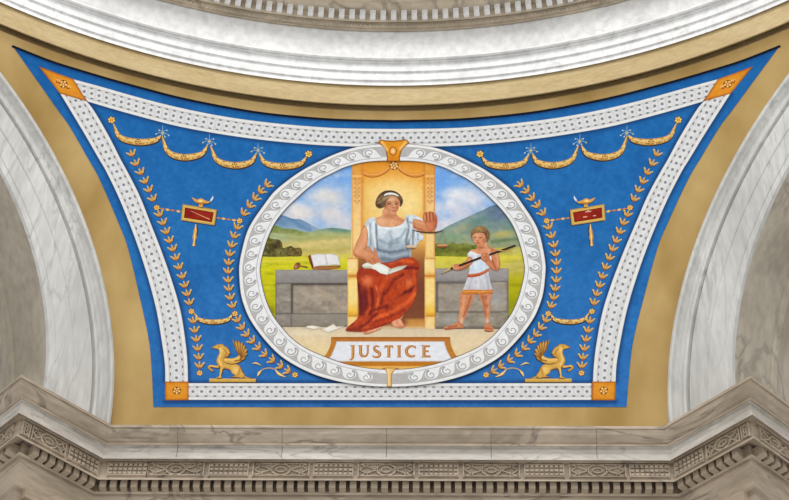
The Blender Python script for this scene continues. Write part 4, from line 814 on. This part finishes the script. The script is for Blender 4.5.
# ---- ornaments on the blue ground, built for the left side and mirrored to the right
def leaf(p, b, ang, L, w, col, dark, layer, mir):
    d = np.array([math.cos(ang), math.sin(ang)]); n = np.array([-d[1], d[0]]); b = np.array(b)
    q = [b, b+d*L*.35+n*w*.5, b+d*L*.7+n*w*.38, b+d*L, b+d*L*.7-n*w*.38, b+d*L*.35-n*w*.5]
    xy = np.array(q); 
    if mir: xy = mirror(xy)
    c = np.array([dark, col, col, GOLDL, dark, dark], float)
    p.add(xy, [(0, 1, 5), (1, 2, 4, 5), (2, 3, 4)], lambda x, y: c, layer)
def sprig(parent, x, y, ang, mir, s=1.):
    p = Paint()
    for da, L, w, off in ((-.66, 8.2, 2.5, .5), (.66, 8.2, 2.5, .5), (0, 7.4, 2.2, 0)):
        a = ang+da; b0 = (x-math.cos(ang)*2.6*s, y-math.sin(ang)*2.6*s)
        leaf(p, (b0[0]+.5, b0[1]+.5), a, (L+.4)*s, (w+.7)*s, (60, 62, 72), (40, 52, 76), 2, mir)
        leaf(p, b0, a, L*s, w*s, (226, 184, 108), (186, 130, 62), 2.6+(.5 if da == 0 else 0), mir)
    p.disc(x-math.cos(ang)*2.4*s, y-math.sin(ang)*2.4*s, 1.1*s, 1.*s, (160, 82, 40), 3.4, 6, mir)
    p.build('sprig', parent)
OUTER = [(131.8, 154), (136, 163.5), (140.7, 172.4), (145, 181.3), (149, 190), (152.8, 199), 'r', (156.8, 207.6), (159.4, 214.4), (162.9, 222.8), (166.2, 231.8), (169.6, 240.6), (172.8, 249), (175.8, 258), (179, 267.3), (182.2, 276.4), (184.7, 285.4), (187.2, 293.9), (189.5, 302.7), 'r', (191.4, 311.4), (193.2, 321), (194.6, 330.5), (196.4, 339.5), (197.6, 348.6), (198.7, 357.4), (199.4, 365.9), 'r', (199.6, 373)]
INNER = [(266.9, 184.6), (260.5, 191), (254.9, 198.1), (249.2, 205.4), (243.6, 213.2), 'r', (239.6, 220.8), (237.1, 227.2), (233.9, 236), (231.3, 245.2), (229.3, 254), (228.3, 262.8), (227.9, 271.4), (228, 280.4), (228.9, 288.8), (230.2, 297.6), (232.4, 305.8), 'r', (235, 313.6), (237.4, 320), (241.8, 327.6), (246.6, 334.4), (252.2, 341), (258, 347.8), (264.7, 354.4), (272.3, 360.2), (280.8, 366), (288, 371), 'r', (295, 374.8)]
for mir in (False, True):
    sd = 'right' if mir else 'left'
    for lst, lab in ((OUTER, 'outer gilded laurel strand beside the border on the %s' % sd), (INNER, 'inner gilded laurel strand hugging the medallion on its %s' % sd)):
        e = [q for q in lst if q != 'r']; st = e[-1]
        t = thing('laurel_strand', lab, 'laurel strand', mpt(st) if mir else st, 'gilded laurel strands on the blue ground')
        isr = False; k = 0
        for q in lst:
            if q == 'r': isr = True; continue
            i = e.index(q); a, b = e[max(i-1, 0)], e[min(i+1, len(e)-1)]
            if isr:
                p = Paint(); flower(p, q[0], q[1], 2.9, 4, mir, 6, (238, 182, 72), (176, 92, 30)); p.build('rosette', t); isr = False
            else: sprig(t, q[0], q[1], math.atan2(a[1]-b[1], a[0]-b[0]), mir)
    # festoon under the upper border
    fs = thing('festoon', 'gilded festoon of four swags hanging with bows at upper %s' % sd, 'festoon', mpt((209, 142)) if mir else (209, 142), 'gilded festoons under the upper border')
    def swag(parent, a, m, b, w, name='swag'):
        P = cr([a, ((a[0]*.62+m[0]*.38-(m[0]-a[0])*.10), a[1]*.25+m[1]*.75-.2), m, ((b[0]*.62+m[0]*.38+(b[0]-m[0])*.10), b[1]*.25+m[1]*.75-.2), b], 5); n = len(P)
        p = Paint(); ww = [w*(.16+.84*math.sin(PI*i/(n-1))**.85) for i in range(n)]
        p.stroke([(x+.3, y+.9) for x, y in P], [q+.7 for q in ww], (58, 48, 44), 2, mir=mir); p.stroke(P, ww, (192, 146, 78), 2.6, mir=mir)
        p.stroke([(x, y-.6) for x, y in P], [q*.42 for q in ww], (228, 190, 116), 3, mir=mir)
        for i in range(2, n-2):
            sx = 1 if i < n/2 else -1; d = np.array(P[min(i+1, n-1)])-np.array(P[i-1]); d /= np.hypot(*d)+1e-9; nn = np.array([-d[1], d[0]])
            for sgn in (-1, 1):
                c = np.array(P[i])+nn*sgn*ww[i]*.22; p.stroke([c-d*sx*.9, c+d*sx*1.1+nn*sgn*ww[i]*.16], (1.0, .3), (248, 214, 134) if (i+sgn) % 3 else (150, 92, 40), 3.4, mir=mir)
        flower(p, m[0], m[1], w*.40, 3.8, mir, 5, (232, 176, 84), (150, 80, 30)); p.build(name, parent)
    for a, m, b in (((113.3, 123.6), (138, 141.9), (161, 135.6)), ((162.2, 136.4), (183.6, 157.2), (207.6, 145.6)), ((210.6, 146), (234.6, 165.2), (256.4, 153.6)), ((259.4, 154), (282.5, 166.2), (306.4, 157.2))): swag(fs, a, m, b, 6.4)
    for x, y in ((162.6, 132.8), (209.4, 141.4), (258, 150.4)):
        p = Paint(); p.stroke([(x, y-7.5), (x, y+3)], (.4, .9), (150, 176, 196), 4, mir=mir)
        for dx, dy, c in ((-6.5, 1.2, (222, 190, 120)), (6, 2.6, (190, 205, 216)), (-3.4, -2.6, (206, 200, 170)), (4.2, -2.4, (170, 196, 214)), (-2, 3.4, (196, 170, 110)), (2.4, 4, (186, 200, 206))):
            p.stroke(cr([(x, y), (x+dx*.5, y+dy*.5-.9), (x+dx, y+dy)], 3), (.5, 1.0, .6), (120, 160, 190), 4, mir=mir); p.disc(x+dx, y+dy, .9, .8, c, 4.5, 6, mir)
        p.disc(x, y, 1.3, 1.3, (208, 184, 130), 5, 8, mir); p.build('bow', fs)
    for x, y in ((111.5, 120), (308.6, 154)):
        p = Paint(); flower(p, x, y, 3.5, 5, mir, 6, (242, 190, 70), (170, 84, 28)); p.build('rosette', fs)
    sg_ = thing('garland', 'short gilded garland slung between two laurel strands at lower %s' % sd, 'garland', mpt((212, 322)) if mir else (212, 322), 'short lower garlands')
    swag(sg_, (194, 313), (212.6, 321.8), (232.6, 314.4), 4.6)
    # tablet with lamp
    tb = thing('tablet', ('red tablet in gold frame with pale marks, hung right of the medallion' if mir else 'red tablet in gold frame with pale slanting stroke, hung left of the medallion'), 'tablet', mpt((198.6, 214.5)) if mir else (198.6, 214.5), 'framed red tablets')
    q = [(182.6, 204), (216.9, 209.7), (214.7, 225.4), (180.8, 220.2)]
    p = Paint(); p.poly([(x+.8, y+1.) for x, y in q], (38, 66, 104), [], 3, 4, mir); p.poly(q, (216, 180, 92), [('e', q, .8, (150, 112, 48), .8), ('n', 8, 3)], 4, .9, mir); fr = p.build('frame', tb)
    q = [(185, 207.4), (213.8, 212.3), (211.9, 222.2), (184, 217.7)]
    p = Paint(); p.poly(q, (150, 36, 22), [('e', q, .7, (84, 20, 16), .8), ('n', 14, 3), ('g', 189, 213, 5, 4, 0, (116, 24, 20), .6)], 5, .8, mir)
    if mir:
        for (a, b) in (((195.4, 211.2), (201.4, 212)), ((190.6, 215.4), (193.4, 215.9)), ((199.4, 216.6), (203.4, 217.2))): p.stroke([a, b], 1.0, (226, 176, 150), 6, mir=True)
        p.stroke([(197.4, 210.4), (199.6, 210.6)], .8, (226, 176, 150), 6, mir=True)
    else: p.stroke([(190.8, 211), (209.8, 219.4)], (.4, .9), (220, 160, 120), 6)
    p.build('red_panel', tb)
    for pts in ([(159.6, 208.4), (165, 209.2), (170, 210.2), (175, 210.6), (181.6, 212)], [(216, 217.6), (221, 218.4), (226, 219), (231, 219.8), (237, 220.6)]):
        p = Paint(); p.stroke(pts, 1.0, (150, 100, 50), 2.6, mir=mir)
        for k in range(0, 4):
            c = (np.array(pts[k])+np.array(pts[k+1]))/2; d = np.array(pts[k+1])-np.array(pts[k]); d /= np.hypot(*d)
            p.stroke([c-d*2, c, c+d*2], (.8, 2.6 if k % 2 else 1.8, .8), (232, 184, 104) if k % 2 else (196, 130, 74), 3, mir=mir)
        p.build('chain', tb)
    p = Paint(); pts = [(195.8, 224), (195.6, 229), (194.8, 234), (194.4, 239), (193.7, 246)]
    p.stroke(cr([(x+.6, y+.4) for x, y in pts], 4), (1.4, 4.4, 4.4, 3, 3), (44, 62, 92), 2.4, mir=mir); p.stroke(cr(pts, 4), (.8, 1.8, 3.6, 3.2, 4.4, 2, 3.2), (206, 150, 72), 3, mir=mir); p.stroke(cr(pts, 4), (.4, .8, .5, 1.4, .5, 1), (250, 216, 138), 3.4, mir=mir)
    p.build('pendant', tb)
    lp = cr([(191.8, 197.6), (194.6, 198.4), (197.4, 199.6), (200.8, 198.2), (204.2, 199.8), (208.2, 201.4), (210.6, 200.8), (209, 203), (205.6, 203.6), (203, 204.4), (202.6, 207.2), (198.8, 206.6), (199, 204.2), (196.2, 202.6), (193.6, 200.4)], 3, True)
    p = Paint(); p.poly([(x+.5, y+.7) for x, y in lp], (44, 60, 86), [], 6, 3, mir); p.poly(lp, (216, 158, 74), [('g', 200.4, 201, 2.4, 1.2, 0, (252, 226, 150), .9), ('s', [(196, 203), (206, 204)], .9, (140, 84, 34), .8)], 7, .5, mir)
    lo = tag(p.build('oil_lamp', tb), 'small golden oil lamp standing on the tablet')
    p = Paint(); p.stroke(cr([(210.6, 201.4), (211.4, 199.6), (212.6, 198), (212.8, 195.8)], 4), (.8, 1.9, 1.6, .4), (222, 226, 240), 8, mir=mir); p.build('flame', lo)
    # griffin
    G = lambda l: [(195+x/10., 335+y/10.) for x, y in l]
    gr = thing('griffin', 'gilded seated griffin on plinth facing the %s border at lower %s' % (sd, sd), 'griffin', mpt((232.5, 382)) if mir else (232.5, 382), 'gilded griffins')
    def gp(name, pts, ops, layer, closed=True, n=3, base=(214, 166, 78), step=.6):
        poly = cr(G(pts), n, True) if closed else G(pts)
        p = Paint(); p.poly([(x+.7, y+.6) for x, y in poly], (62, 56, 58), [], layer-.6, 3, mir)
        p.poly(poly, base, [('e', poly, .5, (128, 80, 32), .75)]+ops+[('n', 9, 2.2)], layer, step, mir); return p.build(name, gr)
    X = lambda x, y: (195+x/10., 335+y/10.)
    gp('plinth', [(140, 435), (610, 435), (610, 472), (140, 472)], [('s', [X(145, 440), X(605, 440)], .6, (240, 206, 120), .8)], 4, False, base=(206, 166, 74))
    gp('body', [(165, 126), (195, 108), (215, 95), (245, 90), (283, 93), (290, 108), (318, 122), (340, 150), (352, 186), (332, 196), (345, 208), (318, 216), (300, 240), (330, 262), (380, 280), (430, 296), (458, 325), (476, 370), (500, 405), (470, 432), (430, 424), (350, 420), (400, 405), (370, 385), (350, 352), (320, 342), (284, 338), (272, 370), (262, 405), (268, 430), (215, 436), (210, 425), (240, 410), (244, 370), (250, 325), (228, 300), (212, 262), (222, 222), (240, 185), (240, 152), (222, 140), (190, 134)],
       [('g', *X(265, 150), 2.4, 3, 0, (246, 206, 120), .8), ('s', [X(255, 190), X(240, 250), X(262, 300)], 1., (248, 214, 132), .8), ('g', *X(405, 350), 3.6, 4, 0, (246, 210, 124), .7), ('s', [X(452, 330), X(430, 400)], .9, (160, 100, 40), .6), ('s', [X(300, 330), X(350, 350), X(360, 390)], .8, (140, 86, 36), .7), ('s', [X(285, 140), X(320, 180), X(290, 230)], .8, (156, 98, 40), .6), ('g', *X(238, 117), .7, .5, 0, (90, 50, 20), .9), ('s', [X(262, 340), X(252, 415)], .7, (244, 208, 124), .8)], 4.6)
    gp('tail', [(476, 380), (500, 408), (560, 432), (608, 436), (560, 441), (500, 432), (470, 400)], [], 4.4)
    gp('foreleg', [(232, 302), (200, 306), (160, 298), (132, 308), (128, 332), (148, 352), (176, 366), (188, 356), (168, 340), (152, 326), (166, 320), (200, 328), (240, 330)], [('s', [X(150, 306), X(220, 314)], .8, (248, 214, 132), .7)], 5.4)
    wg = gp('wing', [(372, 34), (392, 62), (398, 80), (412, 50), (424, 78), (438, 52), (452, 84), (472, 70), (480, 100), (502, 104), (500, 130), (524, 150), (512, 170), (526, 190), (508, 206), (500, 232), (470, 256), (430, 278), (380, 290), (330, 286), (288, 270), (280, 240), (300, 228), (350, 232), (400, 226), (432, 206), (424, 180), (404, 150), (398, 120), (384, 80)],
       [('s', [X(300, 245), X(380, 250), X(440, 220)], 1.2, (248, 214, 132), .7)]+[('s', [X(x0, y0_), X(x1, y1_)], .6, (118, 68, 28), .95) for x0, y0_, x1, y1_ in ((398, 84, 428, 190), (424, 80, 440, 195), (452, 86, 450, 205), (478, 104, 455, 215), (498, 132, 458, 225), (510, 172, 456, 238), (505, 208, 445, 250), (470, 250, 400, 258))], 5.4)
    # tendril between griffin and laurel strand
    td = thing('tendril', 'thin gilded tendril with small leaves behind the %s griffin' % sd, 'tendril', mpt((268, 368)) if mir else (268, 368), 'gilded tendrils')
    p = Paint(); p.stroke(cr([(260.5, 371), (264, 368.8), (269.5, 368), (275, 369.4), (279, 373)], 4), (.8, 1.0, .8), (206, 166, 90), 3, mir=mir)
    p.build('stem', td)
    for P_, w in (([(252.4, 363.6), (256, 363), (261, 365.4)], (.6, 1.8, .5)), ([(257.4, 376.4), (259, 373), (262, 369.8)], (.6, 2.8, .6)), ([(275, 369.6), (279, 373.8), (285.6, 377.2)], (.6, 3, .5))):
        p = Paint(); Q = cr(P_, 4); p.stroke([(x+.4, y+.5) for x, y in Q], [a+.5 for a in w], (50, 60, 84), 2.5, mir=mir); p.stroke(Q, w, (218, 176, 98), 3.2, mir=mir); p.stroke(Q, [a*.35 for a in w], (250, 222, 150), 3.5, mir=mir); p.build('leaf', td)
# ------------------------------------------------------------------ light: the dome windows above, the room around
SC.view_settings.view_transform = 'Standard'; SC.view_settings.look = 'None'
SC.view_settings.gamma = 1; SC.view_settings.use_curve_mapping = False
SC.view_settings.exposure = .09
W = bpy.data.worlds.new('world'); SC.world = W; W.use_nodes = True
bg = W.node_tree.nodes['Background']; bg.inputs['Color'].default_value = (.97, .98, 1, 1); bg.inputs['Strength'].default_value = .70
def area(name, loc, look, size, power, col=(1, 1, 1)):
    l = bpy.data.lights.new(name, 'AREA'); l.shape = 'DISK'; l.size = size; l.energy = power; l.color = col
    o = bpy.data.objects.new(name, l); COL.objects.link(o); o.location = loc
    o.rotation_euler = (Vector(look)-Vector(loc)).to_track_quat('-Z', 'Y').to_euler(); return o
area('dome_light', (0, -2, 13), (0, 7, 2), 7, 1000, (1, .985, .96))
area('fill_light', (0, -9, 1), (0, 8, 2), 6, 350, (1, .97, .92))  # added front fill from the camera side, no lamp stands there
